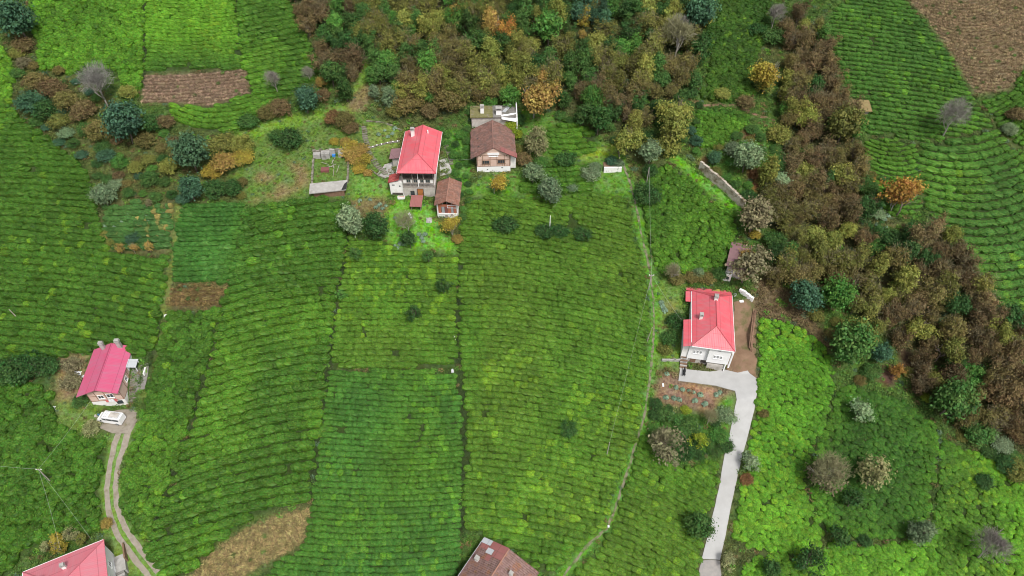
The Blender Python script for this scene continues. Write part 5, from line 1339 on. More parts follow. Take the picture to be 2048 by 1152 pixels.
rag(905, 744, .5, .35, 'lower white bag in the tea field below the red house garden', name='white_bag', cat='bag', hh=.9)
rag(1217, 1053, .4, .4, 'white bag at the bend of the footpath near the bottom', name='white_bag', cat='bag')
rag(1326, 770, .4, .7, 'white scrap on the brown garden soil', name='white_scrap', cat='scrap')
rag(1483, 603, .9, .5, 'white bag beside the short white yard wall', name='white_bag', cat='bag')
rag(1470, 590, .6, .8, 'pale bag at the rear corner of the right red house', 'grey_metal', 'pale_bag', 'bag')
q = at(803, 397); B = tag(empty('white_tub', tuple(q), .02), 'white tub with rusty filling beside the upper red house', 'tub')
MB().box(-.8, .8, -.3, -.22, 0, .55).box(-.8, .8, .22, .3, 0, .55).box(-.8, -.72, -.219, .219, 0, .55).box(.72, .8, -.219, .219, 0, .55).box(-.719, .719, -.219, .219, -.1, .1).build('basin', M['white_paint'], B)
MB().box(-.7, .7, -.2, .2, .11, .42).build('filling', M['brick'], B)
q = at(1440, 738); B = tag(empty('grey_cart', tuple(q), -.3), 'pale blue grey table at the house wall on the concrete yard', 'table')
MB().box(-.55, .55, -.45, .45, .72, .78).build('top', M['grey_metal'], B)
for x in (-.48, .48):
    for y in (-.38, .38): MB().box(x - .03, x + .03, y - .03, y + .03, -.1, .72).build('leg', M['dark_wood'], B)

# ------------------------------------------------------------------ trees and shrubs
def crown_mesh(name, seed, shape, n_clump, n_leaf, leaf, stray=.35, aspect=1.5):
    """crown of radius 1 around its centre made of leaf clumps; many small faces, light and dark leaves"""
    r = np.random.default_rng(seed)
    C, Nn, Lc = [], [], []
    k = 0
    lobes = r.normal(size=(5, 3)); lobes /= np.linalg.norm(lobes, axis=1)[:, None]; amp = r.uniform(-.55, .38, 5)
    while k < n_clump:
        d = r.normal(size=3); d /= np.linalg.norm(d)
        rad = r.uniform(.15, 1) ** .45
        f = 1 + float(sum(a * max(0, (d @ l)) ** 2 for a, l in zip(amp, lobes)))
        if shape == 'round': c = d * rad * .80 * f * np.array([1, 1, .82])
        elif shape == 'shrub':
            if d[2] < -.35: continue
            c = d * rad * .80 * f * np.array([1, 1, .75])
        elif shape == 'tall': c = d * rad * .78 * f * np.array([.8, .8, 1.25]); c[:2] *= (1.0 - .3 * c[2])
        elif shape == 'plume':                   # several leaning stems, each with its own plume of leaves
            if k == 0:
                np_ = r.integers(5, 9); pa = r.uniform(0, 6.28, np_); pt = r.uniform(.08, .62, np_); pl_ = r.uniform(.75, 1.3, np_); ph_ = r.uniform(.3, .7, np_)
            u = r.integers(0, np_); s_ = r.uniform(.2, 1)
            ax_ = np.array([math.sin(pt[u]) * math.cos(pa[u]), math.sin(pt[u]) * math.sin(pa[u]), math.cos(pt[u])])
            c = ax_ * s_ * pl_[u] * 1.55 + np.array([0, 0, -.8]) + r.normal(size=3) * .17 * (1.25 - .7 * s_)
        elif shape == 'flat': c = d * rad * .82 * f * np.array([1, 1, .45])
        else:                                    # loose: a few big boughs with sky between them
            b = lobes[r.integers(0, 5)] * np.array([1, 1, .6]); c = b * r.uniform(.3, .95) + r.normal(size=3) * .16
        cr = r.uniform(.13, .27)
        m_ = int(n_leaf * r.uniform(.7, 1.3))
        q = r.normal(size=(m_, 3)); q /= np.linalg.norm(q, axis=1)[:, None]
        q[:, 2] = np.where(q[:, 2] < -.3, -q[:, 2] * .5, q[:, 2])
        far = np.where(r.uniform(size=(m_, 1)) < stray, r.uniform(1.0, 2.1, (m_, 1)), r.uniform(.4, 1.05, (m_, 1)))
        C.append(c + q * cr * far * np.array([1, 1, .85]))
        Nn.append(q + np.array([0, 0, .55]) + r.normal(size=(m_, 3)) * .55)
        hue, val = r.uniform(.2, .8), r.uniform(.30, .68)
        Lc.append(np.stack([np.clip(hue + r.normal(size=m_) * .16, 0, 1), np.clip(val + r.normal(size=m_) * .2, 0, 1), np.zeros(m_)], 1))
        k += 1
    C, Nn, Lc = np.concatenate(C), np.concatenate(Nn), np.concatenate(Lc)
    v = leaf_quads(C, Nn, leaf, r, aspect)
    n = len(C)
    return make_mesh(name, v, [(4 * i, 4 * i + 1, 4 * i + 2, 4 * i + 3) for i in range(n)], M['leaf'], np.repeat(Lc, 4, 0))

def branch_system(seed, levels, spread, base_r, top=1.0):
    """list of (path, radii) from the ground (z=-1) into a crown of radius 1 centred at 0"""
    r = random.Random(seed); out = []
    def grow(p, d, ln, rad, lev):
        q = p + d * ln; mid = p.lerp(q, .5) + Vector((r.uniform(-1, 1), r.uniform(-1, 1), r.uniform(-.5, .5))) * ln * .08
        out.append(([p, mid, q], [rad, rad * .8, rad * .6]))
        if lev == 0: return
        for k in range(r.randint(3, 4) if lev > 1 else r.randint(3, 5)):
            nd = (d + Vector((r.uniform(-1, 1), r.uniform(-1, 1), r.uniform(-.35, .7))) * spread).normalized()
            grow(p.lerp(q, r.uniform(.55, 1)), nd, ln * r.uniform(.55, .8), rad * .55, lev - 1)
    grow(Vector((0, 0, -1.6)), Vector((r.uniform(-.1, .1), r.uniform(-.1, .1), 1)).normalized(), 1.15, base_r, levels)
    return out

def trunk_mesh(name, seed, levels=2, stems=1, mat='bark', base_r=.075):
    mb = MB(); r = random.Random(seed)
    for s in range(stems):
        sy = branch_system(seed * 10 + s, levels, .8, base_r / (1 if stems == 1 else 1.7))
        off = Vector((r.uniform(-.25, .25), r.uniform(-.25, .25), 0)) if stems > 1 else Vector()
        for path, rad in sy: mb.tube([p + off * (1 if i else 1) for i, p in enumerate(path)], rad, 5)
    return mb.mesh(name, M[mat], True)

def twig_mesh(name, seed, n, wid):
    """bare crown: a haze of thin twigs"""
    r = np.random.default_rng(seed)
    d = r.normal(size=(n, 3)); d /= np.linalg.norm(d, axis=1)[:, None]
    d[:, 2] = np.where(d[:, 2] < -.2, -d[:, 2], d[:, 2])
    lob = r.normal(size=(6, 3)); lob /= np.linalg.norm(lob, axis=1)[:, None]
    ln = 1 + (np.clip(d @ lob.T, 0, 1) ** 3 @ r.uniform(-.6, .35, 6))
    a = d * (r.uniform(.1, .9, (n, 1)) ** .6) * .88 * ln[:, None] * np.array([.9, .9, 1.05])
    t = d * .6 + r.normal(size=(n, 3)) * .8 + np.array([0, 0, .5]); t /= np.linalg.norm(t, axis=1)[:, None]
    s = np.cross(t, r.normal(size=(n, 3))); s /= np.linalg.norm(s, axis=1)[:, None]
    L = r.uniform(.10, .26, (n, 1))
    v = np.stack([a - s * wid, a + s * wid, a + t * L + s * wid * .3, a + t * L - s * wid * .3], 1).reshape(-1, 3)
    lc = np.repeat(np.stack([r.uniform(.3, .7, n), r.uniform(.15, .9, n), np.zeros(n)], 1), 4, 0)
    return make_mesh(name, v, [(4 * i, 4 * i + 1, 4 * i + 2, 4 * i + 3) for i in range(n)], M['twig'], lc)

SHAPES = {
 'round': [crown_mesh('crown', 400 + k, 'round', 105, 34, .078) for k in range(5)],
 'shrub': [crown_mesh('crown', 420 + k, 'shrub', 120, 36, .064, .25, 1.8) for k in range(8)],
 'tall':  [crown_mesh('crown', 440 + k, 'tall', 110, 34, .068, .25, 1.7) for k in range(8)],
 'loose': [crown_mesh('crown', 460 + k, 'loose', 75, 34, .075) for k in range(6)],
 'sparse': [crown_mesh('crown', 480 + k, 'round', 50, 22, .085, .25) for k in range(5)],
 'flat': [crown_mesh('crown', 500 + k, 'flat', 95, 30, .078) for k in range(4)],
 'plume': [crown_mesh('crown', 540 + k, 'plume', 120, 30, .060, .3, 1.9) for k in range(8)],
 'spray': [twig_mesh('twigs', 560 + k, 420, .009) for k in range(4)],
 'bare': [twig_mesh('crown', 520 + k, 2300, .0065) for k in range(4)],
}
TRUNKS = [trunk_mesh('trunk', 30 + k) for k in range(4)]
STEMS = [trunk_mesh('stems', 40 + k, 2, 4) for k in range(4)]
PALE = [trunk_mesh('trunk', 50 + k, 3, 1, 'birch_bark', .06) for k in range(3)]

COLOURS = {
 'teal': (.065, .150, .080), 'green': (.075, .165, .038), 'dark': (.048, .120, .030), 'bright': (.10, .245, .045), 'lime': (.25, .33, .03),
 'olive': (.190, .200, .048), 'olivebrown': (.190, .168, .055), 'brown': (.185, .140, .062), 'dkbrown': (.135, .098, .045), 'red': (.21, .115, .05),
 'yellow': (.40, .32, .055), 'gold': (.38, .275, .075), 'orange': (.38, .205, .05), 'yellowgreen': (.245, .265, .06),
 'grey': (.225, .215, .185), 'tan': (.215, .203, .108), 'seagreen': (.085, .185, .085), 'pale': (.225, .32, .165), 'greygreen': (.165, .24, .125), 'paleolive': (.30, .31, .14),
}
WORDS = {'teal': 'blue green', 'green': 'green', 'dark': 'dark green', 'bright': 'bright green', 'lime': 'lime green', 'olive': 'olive', 'olivebrown': 'olive brown', 'brown': 'brown', 'dkbrown': 'dark brown', 'red': 'reddish brown', 'yellow': 'yellow', 'gold': 'golden', 'orange': 'orange', 'yellowgreen': 'yellow green', 'grey': 'grey', 'tan': 'tan', 'seagreen': 'sea green', 'pale': 'pale green', 'greygreen': 'grey green', 'paleolive': 'pale olive'}

tr_rng = random.Random(99)
TREES_XY = []
def tree(px, py, rp, shape, colour, label, group=None, name=None, lift=1.0, squash=1.0, cat=None):
    """plant whose crown centre is seen at (px, py) with crown radius rp pixels"""
    sc = float(proj(*at(px, py))[2])
    R = rp / sc * 1.12
    low = shape in ('shrub', 'flat', 'plume')
    zc = R * (.55 if shape == 'plume' else .42 if low else .95) * lift * (1 + (squash - 1) * .7) + (0 if low else .4)
    q = at(px, py, zc)
    gz = float(hgt(q[0], q[1]))
    kind = name or ('shrub' if low else ('bare_tree' if shape == 'bare' else 'tree'))
    root = empty(kind, (q[0], q[1], gz), tr_rng.uniform(0, 6.28))
    j = tr_rng.uniform(.66, 1.3) if name and name.startswith('thicket') else tr_rng.uniform(.85, 1.15); c = COLOURS[colour]
    col = tuple(max(0, v * j * tr_rng.uniform(.96, 1.04)) for v in c)
    me_ = tr_rng.choice(SHAPES[shape])
    cr = bpy.data.objects.new('branches' if shape == 'bare' else 'crown', me_); COL.objects.link(cr); cr.parent = root
    cr.location = (0, 0, zc); cr.scale = (R, R, R * squash); cr.color = (*col, 1)
    tm = tr_rng.choice(PALE if shape == 'bare' or colour in ('yellow', 'gold') else (STEMS if low else TRUNKS))
    tk = bpy.data.objects.new('stems' if low else 'trunk', tm); COL.objects.link(tk); tk.parent = root
    tk.location = (0, 0, zc); s = max(R * .72, 0.01); tk.scale = (s, s, (zc + .5) / 1.6)
    tag(root, label, cat or ('shrub' if low else 'tree'), group)
    if name and name.startswith('thicket') and colour in ('brown', 'dkbrown', 'olivebrown', 'red', 'olive'):
        tw = bpy.data.objects.new('twigs', tr_rng.choice(SHAPES['spray'])); COL.objects.link(tw); tw.parent = root
        tw.location = (0, 0, zc); tw.scale = (R * 1.08, R * 1.08, R * squash * 1.12); tw.color = (.20, .172, .10, 1); tw['kind'] = 'stuff'
    TREES_XY.append((q[0], q[1], R))
    return root

T = [
 # upper left
 (30, 33, 36, 'round', 'teal', 'big dark blue green tree in the upper left corner'),
 (48, 92, 20, 'shrub', 'brown', 'brown shrub just below the blue green corner tree'), (50, 128, 15, 'shrub', 'tan', 'thin tan shrub at the upper left field corner'),
 (195, 168, 40, 'bare', 'grey', 'round bare grey tree left of the brown pruned rectangle'),
 (245, 243, 38, 'round', 'teal', 'large blue green tree below the round bare grey tree'), (303, 250, 24, 'shrub', 'dark', 'dark green shrub beside the large blue green tree'),
 (378, 302, 37, 'round', 'seagreen', 'dense round grey green tree above the dark leafy crop'),
 (62, 205, 30, 'shrub', 'teal', 'dark blue green shrub at the top of the left tea rows'), (92, 222, 26, 'shrub', 'dark', 'dark shrub right of the leftmost blue green shrub'),
 (78, 168, 24, 'shrub', 'olivebrown', 'olive brown shrub below the mid green tea plot'), (108, 178, 24, 'shrub', 'brown', 'brown shrub left of the round bare grey tree'), (135, 205, 24, 'shrub', 'olivebrown', 'olive brown shrub under the round bare grey tree'), (165, 225, 28, 'shrub', 'brown', 'brown shrub left of the large blue green tree'), (120, 245, 22, 'shrub', 'olive', 'olive shrub above the left tea rows'), (200, 262, 26, 'shrub', 'olivebrown', 'olive brown shrub below left of the large blue green tree'), (175, 262, 18, 'shrub', 'green', 'green shrub above the left tea rows corner'),
 (255, 185, 18, 'shrub', 'yellowgreen', 'yellow green shrub right of the round bare grey tree'), (135, 268, 17, 'shrub', 'greygreen', 'small grey green shrub on the earthy bank'), (210, 312, 18, 'shrub', 'teal', 'small blue green bush on the slope below the blue green tree'),
 (288, 280, 20, 'shrub', 'olivebrown', 'low olive brown shrub on the grassy bank'), (330, 245, 20, 'shrub', 'brown', 'brown shrub under the brown pruned rectangle'),
 (455, 325, 30, 'shrub', 'gold', 'golden brown shrub beside the round grey green tree'), (488, 318, 22, 'shrub', 'yellow', 'yellow shrub on the bank right of the golden shrub'), (445, 290, 26, 'shrub', 'olive', 'olive bush above the golden brown shrub'), (480, 290, 22, 'shrub', 'yellowgreen', 'yellow green bush above the yellow shrub'), (340, 335, 20, 'shrub', 'yellowgreen', 'yellow green bush left of the round grey green tree'), (420, 345, 20, 'shrub', 'yellow', 'small yellow bush below the golden shrub'),
 (380, 375, 26, 'round', 'teal', 'dark blue green bush at the corner of the leafy crop'), (430, 378, 24, 'shrub', 'dark', 'dark green bush above the leafy crop'), (467, 376, 22, 'shrub', 'dark', 'dark bush at the right end above the leafy crop'), (205, 390, 24, 'round', 'greygreen', 'grey green bush at the end of the left tea rows'), (232, 370, 16, 'shrub', 'pale', 'small pale bush above the vegetable garden'), (300, 360, 20, 'shrub', 'green', 'green bush on the slope above the vegetable garden'), (270, 335, 18, 'shrub', 'yellowgreen', 'yellow green bush in the rough bank'), (300, 320, 16, 'shrub', 'olive', 'olive bush in the middle of the rough bank'), (265, 478, 14, 'shrub', 'teal', 'blue green bush at the bottom of the vegetable garden'), (60, 735, 36, 'flat', 'dark', 'dark spreading shrub left of the waste ground'), (20, 740, 36, 'flat', 'dark', 'dark spreading shrub on the left edge'), (100, 730, 22, 'flat', 'dark', 'dark shrub touching the waste ground'),
 (210, 468, 8, 'shrub', 'yellowgreen', 'yellow bean row at the left side of the vegetable garden'), (222, 484, 9, 'shrub', 'yellowgreen', 'yellow bean row in the lower left of the vegetable garden'), (238, 497, 11, 'sparse', 'gold', 'dry straw heap at the lower left corner of the vegetable garden'), (266, 496, 9, 'sparse', 'gold', 'small golden straw heap below the vegetable garden'), (296, 491, 11, 'sparse', 'gold', 'dry straw heap at the lower right of the vegetable garden'), (298, 405, 9, 'sparse', 'tan', 'dry maize stalks at the top of the vegetable garden'),
 # thicket edge and upper middle
 (548, 160, 20, 'bare', 'grey', 'small bare tree standing in the dark top rows'), (617, 147, 14, 'bare', 'grey', 'thin bare tree at the end of the dark top rows'),
 (608, 195, 26, 'round', 'teal', 'blue green bush below the thin bare tree'), (662, 145, 22, 'round', 'green', 'green tree at the left edge of the brown thicket'), (645, 165, 13, 'shrub', 'gold', 'small golden bush beside the green thicket edge tree'), (645, 190, 16, 'shrub', 'brown', 'brown bush below the small golden bush'), (560, 217, 22, 'shrub', 'brown', 'brown bush at the lower end of the dark top rows'), (530, 228, 18, 'shrub', 'olivebrown', 'olive brown bush beside the curved tea strip'),
 (580, 275, 28, 'flat', 'dark', 'dark low shrub on the grass left of the ruin'), (500, 245, 22, 'shrub', 'green', 'green shrub at the end of the curved tea strip'), (555, 270, 18, 'shrub', 'green', 'green bush beside the dark low shrub'), (690, 242, 22, 'shrub', 'olivebrown', 'dead brown shrub above the yellow vine'), (665, 238, 20, 'shrub', 'red', 'reddish shrub on the bank above the ruin'), (700, 258, 16, 'shrub', 'brown', 'brown shrub touching the yellow vine'),
 (778, 195, 18, 'tall', 'greygreen', 'slim grey green bush at the thicket edge above the red house'), (745, 148, 18, 'tall', 'bright', 'bright green sapling beside the grassy path'), (748, 180, 15, 'tall', 'greygreen', 'slender pale sapling at the end of the grassy path'),
 (815, 208, 30, 'shrub', 'olivebrown', 'olive brown shrub right above the roof of the upper red house'), (900, 205, 32, 'shrub', 'olivebrown', 'olive brown shrub between the upper red house and the tiled house'), (862, 195, 18, 'shrub', 'bright', 'bright green bush between two olive brown shrubs above the red house'), (860, 225, 22, 'shrub', 'brown', 'brown shrub directly behind the upper red house'), (790, 225, 20, 'shrub', 'olive', 'olive shrub behind the left corner of the red house'),
 (1068, 192, 38, 'loose', 'gold', 'golden tree behind the old tiled house'), (1095, 165, 22, 'loose', 'gold', 'smaller golden tree behind the golden tree'),
 (1098, 52, 33, 'round', 'bright', 'bright green tree high in the thicket'), (1168, 30, 17, 'tall', 'yellow', 'small pale yellow tree high in the thicket'), (1165, 68, 10, 'tall', 'gold', 'tiny golden tree below the pale yellow tree'),
 (1358, 70, 38, 'bare', 'tan', 'large bare grey brown tree at the right end of the thicket'), (1358, 66, 30, 'bare', 'grey', 'bare grey tree crowded behind the large bare tree'),
 (1258, 270, 33, 'loose', 'yellowgreen', 'yellow green tree above the stone planter'), (1270, 248, 20, 'tall', 'yellowgreen', 'upright yellow green tree behind the planter tree'),
 (1356, 214, 34, 'loose', 'yellowgreen', 'upper of two yellow green trees at the dirt path end'), (1345, 264, 32, 'tall', 'yellowgreen', 'lower of two yellow green trees at the dirt path end'),
 (1074, 284, 26, 'tall', 'paleolive', 'dense pale olive tree right of the old tiled house'), (1066, 345, 22, 'round', 'greygreen', 'grey green tree below the pale olive tree'), (1082, 326, 16, 'shrub', 'bright', 'bright green bush under the pale olive tree'),
 (1103, 381, 26, 'round', 'greygreen', 'round grey green tree behind the white pole'), (1302, 302, 25, 'round', 'pale', 'pale green tree at the top of the footpath'), (1178, 348, 20, 'flat', 'pale', 'pale blue green bush left of the stone planter'), (1190, 335, 14, 'flat', 'greygreen', 'grey green bush touching the stone planter'), (1222, 322, 14, 'flat', 'teal', 'blue green plants growing in the stone planter'), (1235, 328, 12, 'flat', 'greygreen', 'plants at the right end of the stone planter'), (1145, 375, 12, 'flat', 'greygreen', 'small bush right of the round grey green tree'), (1130, 318, 22, 'flat', 'dark', 'dark low bush in the middle of the plot right of the old house'),
 (1033, 268, 14, 'shrub', 'lime', 'lime yellow bush against the old tiled house'), (1022, 252, 14, 'shrub', 'lime', 'upper lime yellow bush against the old tiled house'), (1037, 240, 14, 'shrub', 'dark', 'dark bush behind the lime yellow bush'), (988, 366, 20, 'loose', 'yellow', 'yellow tree right in front of the old tiled house'), (1010, 366, 13, 'shrub', 'bright', 'bright green bush beside the yellow tree'), (1045, 320, 18, 'shrub', 'brown', 'brown bush at the right wall of the old tiled house'), (1035, 300, 13, 'shrub', 'olive', 'olive bush at the side porch of the old tiled house'), (985, 205, 14, 'shrub', 'bright', 'bright green bush behind the flat mossy roof'), (1020, 190, 20, 'round', 'bright', 'bright green tree behind the tiled house chimneys'), (945, 225, 15, 'shrub', 'green', 'green bush left of the flat mossy roof'),
 # upper right
 (1400, 92, 28, 'tall', 'dark', 'dark green tree right of the large bare tree'), (1402, 22, 32, 'round', 'teal', 'dark blue green tree at the top beside the dark plot'), (1385, 160, 24, 'shrub', 'green', 'green shrub below the large bare tree'), (1445, 190, 18, 'shrub', 'yellowgreen', 'yellow green bush beside the red earth patch'), (1490, 205, 18, 'shrub', 'brown', 'brown bush beside the dirt path'),
 (1535, 147, 29, 'loose', 'yellow', 'yellow tree at the right edge of the upper dark plot'), (1530, 165, 18, 'loose', 'yellowgreen', 'yellow green tree below the yellow tree'), (1495, 312, 30, 'round', 'pale', 'pale green bush above the retaining wall'), (1430, 316, 13, 'round', 'teal', 'small dark blue green bush above the retaining wall'), (1465, 300, 18, 'shrub', 'greygreen', 'grey green bush left of the pale green bush'), (1550, 30, 24, 'bare', 'grey', 'bare grey bush at the top right of the dark plot'), (1548, 75, 24, 'shrub', 'green', 'green bush at the right border of the dark plot'), (1515, 60, 18, 'shrub', 'dark', 'dark bush at the border of the dark plot'), (1560, 272, 26, 'shrub', 'yellowgreen', 'yellow green bush at the end of the dirt path'), (1558, 365, 24, 'shrub', 'pale', 'whitish green bush beside the thicket above the barn'), (1608, 345, 26, 'shrub', 'yellowgreen', 'yellow green bush in the right thicket'), (1560, 330, 20, 'shrub', 'green', 'green bush at the left edge of the right thicket'), (1515, 350, 16, 'shrub', 'red', 'reddish bush above the end of the retaining wall'),
 (1690, 247, 34, 'round', 'olive', 'olive yellow tree beside the field hut'), (1905, 235, 36, 'bare', 'grey', 'bare grey tree standing in the hill rows'), (1810, 396, 36, 'loose', 'orange', 'orange tree at the edge of the hill rows'), (1790, 405, 18, 'loose', 'gold', 'golden bush left of the orange tree'), (2018, 262, 16, 'shrub', 'pale', 'pale bush on the right edge of the hill rows'), (2030, 230, 20, 'shrub', 'brown', 'brown bush on the right edge above the pale bush'),
 (1512, 432, 38, 'round', 'tan', 'tan grey tree at the lower end of the retaining wall'), (1497, 528, 40, 'sparse', 'tan', 'tan tree covering the brown roofed barn'), (1512, 520, 30, 'sparse', 'tan', 'tan tree right of the barn'), (1490, 510, 14, 'loose', 'gold', 'golden branch tree touching the barn roof'), (1535, 430, 20, 'shrub', 'teal', 'blue green bush right of the tan grey tree'), (1548, 480, 22, 'shrub', 'green', 'green bush at the thicket edge right of the barn'), (1510, 470, 12, 'shrub', 'yellow', 'yellow bush above the barn roof'),
 (1613, 590, 33, 'round', 'teal', 'blue green tree at the top of the lime slope'), (1675, 590, 32, 'round', 'bright', 'bright green tree beside the blue green tree'), (1710, 688, 44, 'round', 'green', 'large green and yellowish tree at the corner of the lime slope'), (1708, 670, 30, 'loose', 'yellowgreen', 'yellow green crown behind the large green tree'), (1765, 706, 22, 'round', 'teal', 'blue green bush right of the large green tree'), (1843, 650, 28, 'loose', 'yellowgreen', 'yellow olive tree in the middle of the right thicket'), (1888, 698, 28, 'loose', 'olive', 'olive tree below the yellow olive tree'), (1800, 738, 16, 'loose', 'orange', 'dead orange brown bush beside the burnt patch'), (1815, 745, 14, 'shrub', 'yellowgreen', 'yellow green bush beside the dead orange bush'), (1780, 478, 26, 'shrub', 'dark', 'dark spiky bush below the orange tree'), (1755, 430, 16, 'shrub', 'pale', 'pale leafy bush below the orange tree'), (1730, 375, 22, 'shrub', 'green', 'green bush left of the orange tree'), (1705, 400, 22, 'shrub', 'brown', 'brown bush beside the pale leafy bush'),
 (1905, 796, 42, 'round', 'green', 'large green tree at the lower edge of the right thicket'), (1935, 745, 26, 'shrub', 'bright', 'bright green bush above the large thicket edge tree'), (1960, 866, 32, 'shrub', 'green', 'spreading green shrub below the right thicket'), (2002, 892, 22, 'shrub', 'pale', 'pale green shrub at the right edge below the thicket'), (2035, 945, 26, 'shrub', 'olive', 'olive shrub on the lower right edge'), (2010, 930, 22, 'shrub', 'dark', 'dark shrub near the lower right edge'), (1850, 796, 12, 'shrub', 'lime', 'small yellow bush at the thicket foot'), (1740, 745, 20, 'shrub', 'green', 'green shrub beside the burnt patch'), (2035, 870, 24, 'shrub', 'brown', 'brown shrub on the right edge under the thicket'),
 # lower right slope
 (1722, 820, 27, 'sparse', 'pale', 'sparse pale green tree at the top of the dark meadow'), (1655, 945, 44, 'bare', 'tan', 'wide leafless tan tree on the lower right slope'), (1652, 945, 36, 'sparse', 'tan', 'thin tan tree grown into the leafless tree'), (1752, 945, 37, 'sparse', 'paleolive', 'sparse pale yellow green tree in the dark meadow'), (1706, 1000, 24, 'sparse', 'dark', 'dark tree below the leafless tan tree'), (1680, 1072, 24, 'sparse', 'dark', 'dark bush with yellow tips on the lower slope'), (1845, 1066, 25, 'round', 'greygreen', 'round grey green tree on the lower lime slope'), (1985, 1090, 42, 'bare', 'grey', 'bare grey tree in the lower right corner'), (1618, 1118, 32, 'sparse', 'dark', 'dark green tree at the bottom of the lime slope'), (1545, 1138, 20, 'round', 'dark', 'dark bush at the bottom right of the road end'), (1728, 1082, 14, 'shrub', 'dark', 'small dark bush beside the bush with yellow tips'), (1965, 962, 18, 'shrub', 'dark', 'dark bush in the lime slope near the right edge'),
 (1500, 922, 22, 'sparse', 'pale', 'pale green tree leaning over the concrete road'), (1455, 1118, 17, 'sparse', 'paleolive', 'small pale yellow green tree at the end of the concrete road'), (1492, 960, 13, 'shrub', 'red', 'reddish dead bush beside the concrete road'), (1528, 828, 12, 'shrub', 'olivebrown', 'brown bush right of the concrete road'),
 # centre
 (703, 440, 28, 'round', 'pale', 'pale grey green tree at the corner of the lower garden'), (755, 448, 25, 'round', 'dark', 'dark green tree beside the pale grey green tree'), (728, 447, 16, 'shrub', 'green', 'green bush between the pale and the dark tree'), (812, 445, 24, 'bare', 'tan', 'leafless tan bush on the lawn below the red metal shed'), (817, 478, 18, 'round', 'dark', 'dark bush under the leafless tan bush'), (905, 456, 19, 'loose', 'yellow', 'yellow bush below the small tiled barn'), (915, 480, 12, 'shrub', 'gold', 'golden weed bush below the yellow bush'),
 (713, 508, 17, 'sparse', 'green', 'light leafed bush in the tea below the pale tree'), (857, 514, 15, 'sparse', 'green', 'light leafed bush at the lower edge of the lawn'), (683, 588, 14, 'sparse', 'bright', 'bright bush on the ditch between two tea fields'), (886, 573, 17, 'sparse', 'dark', 'upper dark bush in the tea below the lawn'), (827, 624, 18, 'sparse', 'dark', 'lower dark bush in the tea below the lawn'),
 (1010, 448, 23, 'flat', 'dark', 'dark bush in the tea below the old tiled house'), (1090, 462, 22, 'flat', 'dark', 'dark bush at the foot of the white pole'), (1120, 462, 18, 'flat', 'dark', 'dark bush right of the white pole foot'), (1165, 468, 20, 'flat', 'dark', 'dark bush further right of the white pole'), (1137, 858, 19, 'flat', 'dark', 'dark bush in the lime flecked lower rows'), (1298, 395, 26, 'shrub', 'dark', 'dark shrub right of the upper footpath'), (1300, 345, 16, 'shrub', 'dark', 'dark bush below the pale tree of the footpath'),
 (1330, 892, 40, 'sparse', 'tan', 'tan olive tree between the footpath and the road'), (1318, 885, 26, 'bare', 'tan', 'leafless tree grown into the tan olive tree'), (1452, 830, 20, 'flat', 'pale', 'pale blue green shrub beside the road bend'), (1440, 868, 19, 'flat', 'bright', 'bright green bush beside the road'), (1402, 880, 18, 'sparse', 'lime', 'dark bush with lime leaves below the brown garden'), (1450, 892, 18, 'flat', 'dark', 'dark bush touching the road below the bright bush'), (1420, 835, 18, 'bare', 'tan', 'grey brown dead bush at the garden corner'), (1365, 855, 24, 'flat', 'green', 'green bush mass below the brown garden'), (1330, 830, 18, 'flat', 'green', 'green bush at the left below the brown garden'), (1380, 890, 22, 'flat', 'dark', 'dark bush behind the tan olive tree'), (1312, 808, 14, 'flat', 'dark', 'dark glossy bush at the garden edge by the footpath'), (1372, 820, 10, 'flat', 'lime', 'yellow bush on the lower edge of the brown garden'), (1402, 1046, 30, 'round', 'green', 'green tree beside the lower concrete road'), (1430, 900, 14, 'flat', 'green', 'green bush on the road verge'),
 (1350, 640, 20, 'flat', 'dark', 'dark bushes at the left wall of the right red house'), (1340, 675, 18, 'flat', 'green', 'green bush in the garden left of the right red house'), (1355, 560, 18, 'flat', 'olivebrown', 'dry hedge behind the right red house'), (1385, 553, 16, 'flat', 'olivebrown', 'dry brown hedge at the rear annex'), (1415, 556, 16, 'flat', 'olivebrown', 'dry twiggy hedge along the tea plot'), (1345, 545, 20, 'bare', 'tan', 'dry grey bush at the garden corner by the tea plot'), (1398, 545, 12, 'shrub', 'greygreen', 'grey green bush behind the rear annex'), (1330, 700, 14, 'flat', 'olive', 'olive weeds in the walled garden bed'), (1440, 550, 16, 'shrub', 'green', 'green bush left of the barn outhouse'),
 (110, 1080, 16, 'sparse', 'yellow', 'dry yellow maize plants behind the corner house'), (140, 1070, 16, 'sparse', 'paleolive', 'pale maize plants behind the corner house'), (120, 1095, 15, 'sparse', 'yellow', 'dry maize touching the corner house roof'), (165, 1078, 14, 'sparse', 'olive', 'olive maize plants beside the farm track'), (90, 1092, 12, 'sparse', 'paleolive', 'leftmost dry maize plants behind the corner house'), (213, 1048, 12, 'shrub', 'gold', 'golden weeds beside the farm track'), (180, 855, 18, 'flat', 'paleolive', 'dry grassy bush below the van'), (160, 800, 16, 'flat', 'green', 'green bush in front of the waste ground'), (145, 760, 22, 'flat', 'tan', 'heap of dry branches on the waste ground'), (140, 730, 20, 'flat', 'tan', 'dry brush at the top of the waste ground'),
]
for t in T: tree(*t, squash=1.0 if t[3] in ('flat', 'shrub') else tr_rng.uniform(1.1, 1.35))
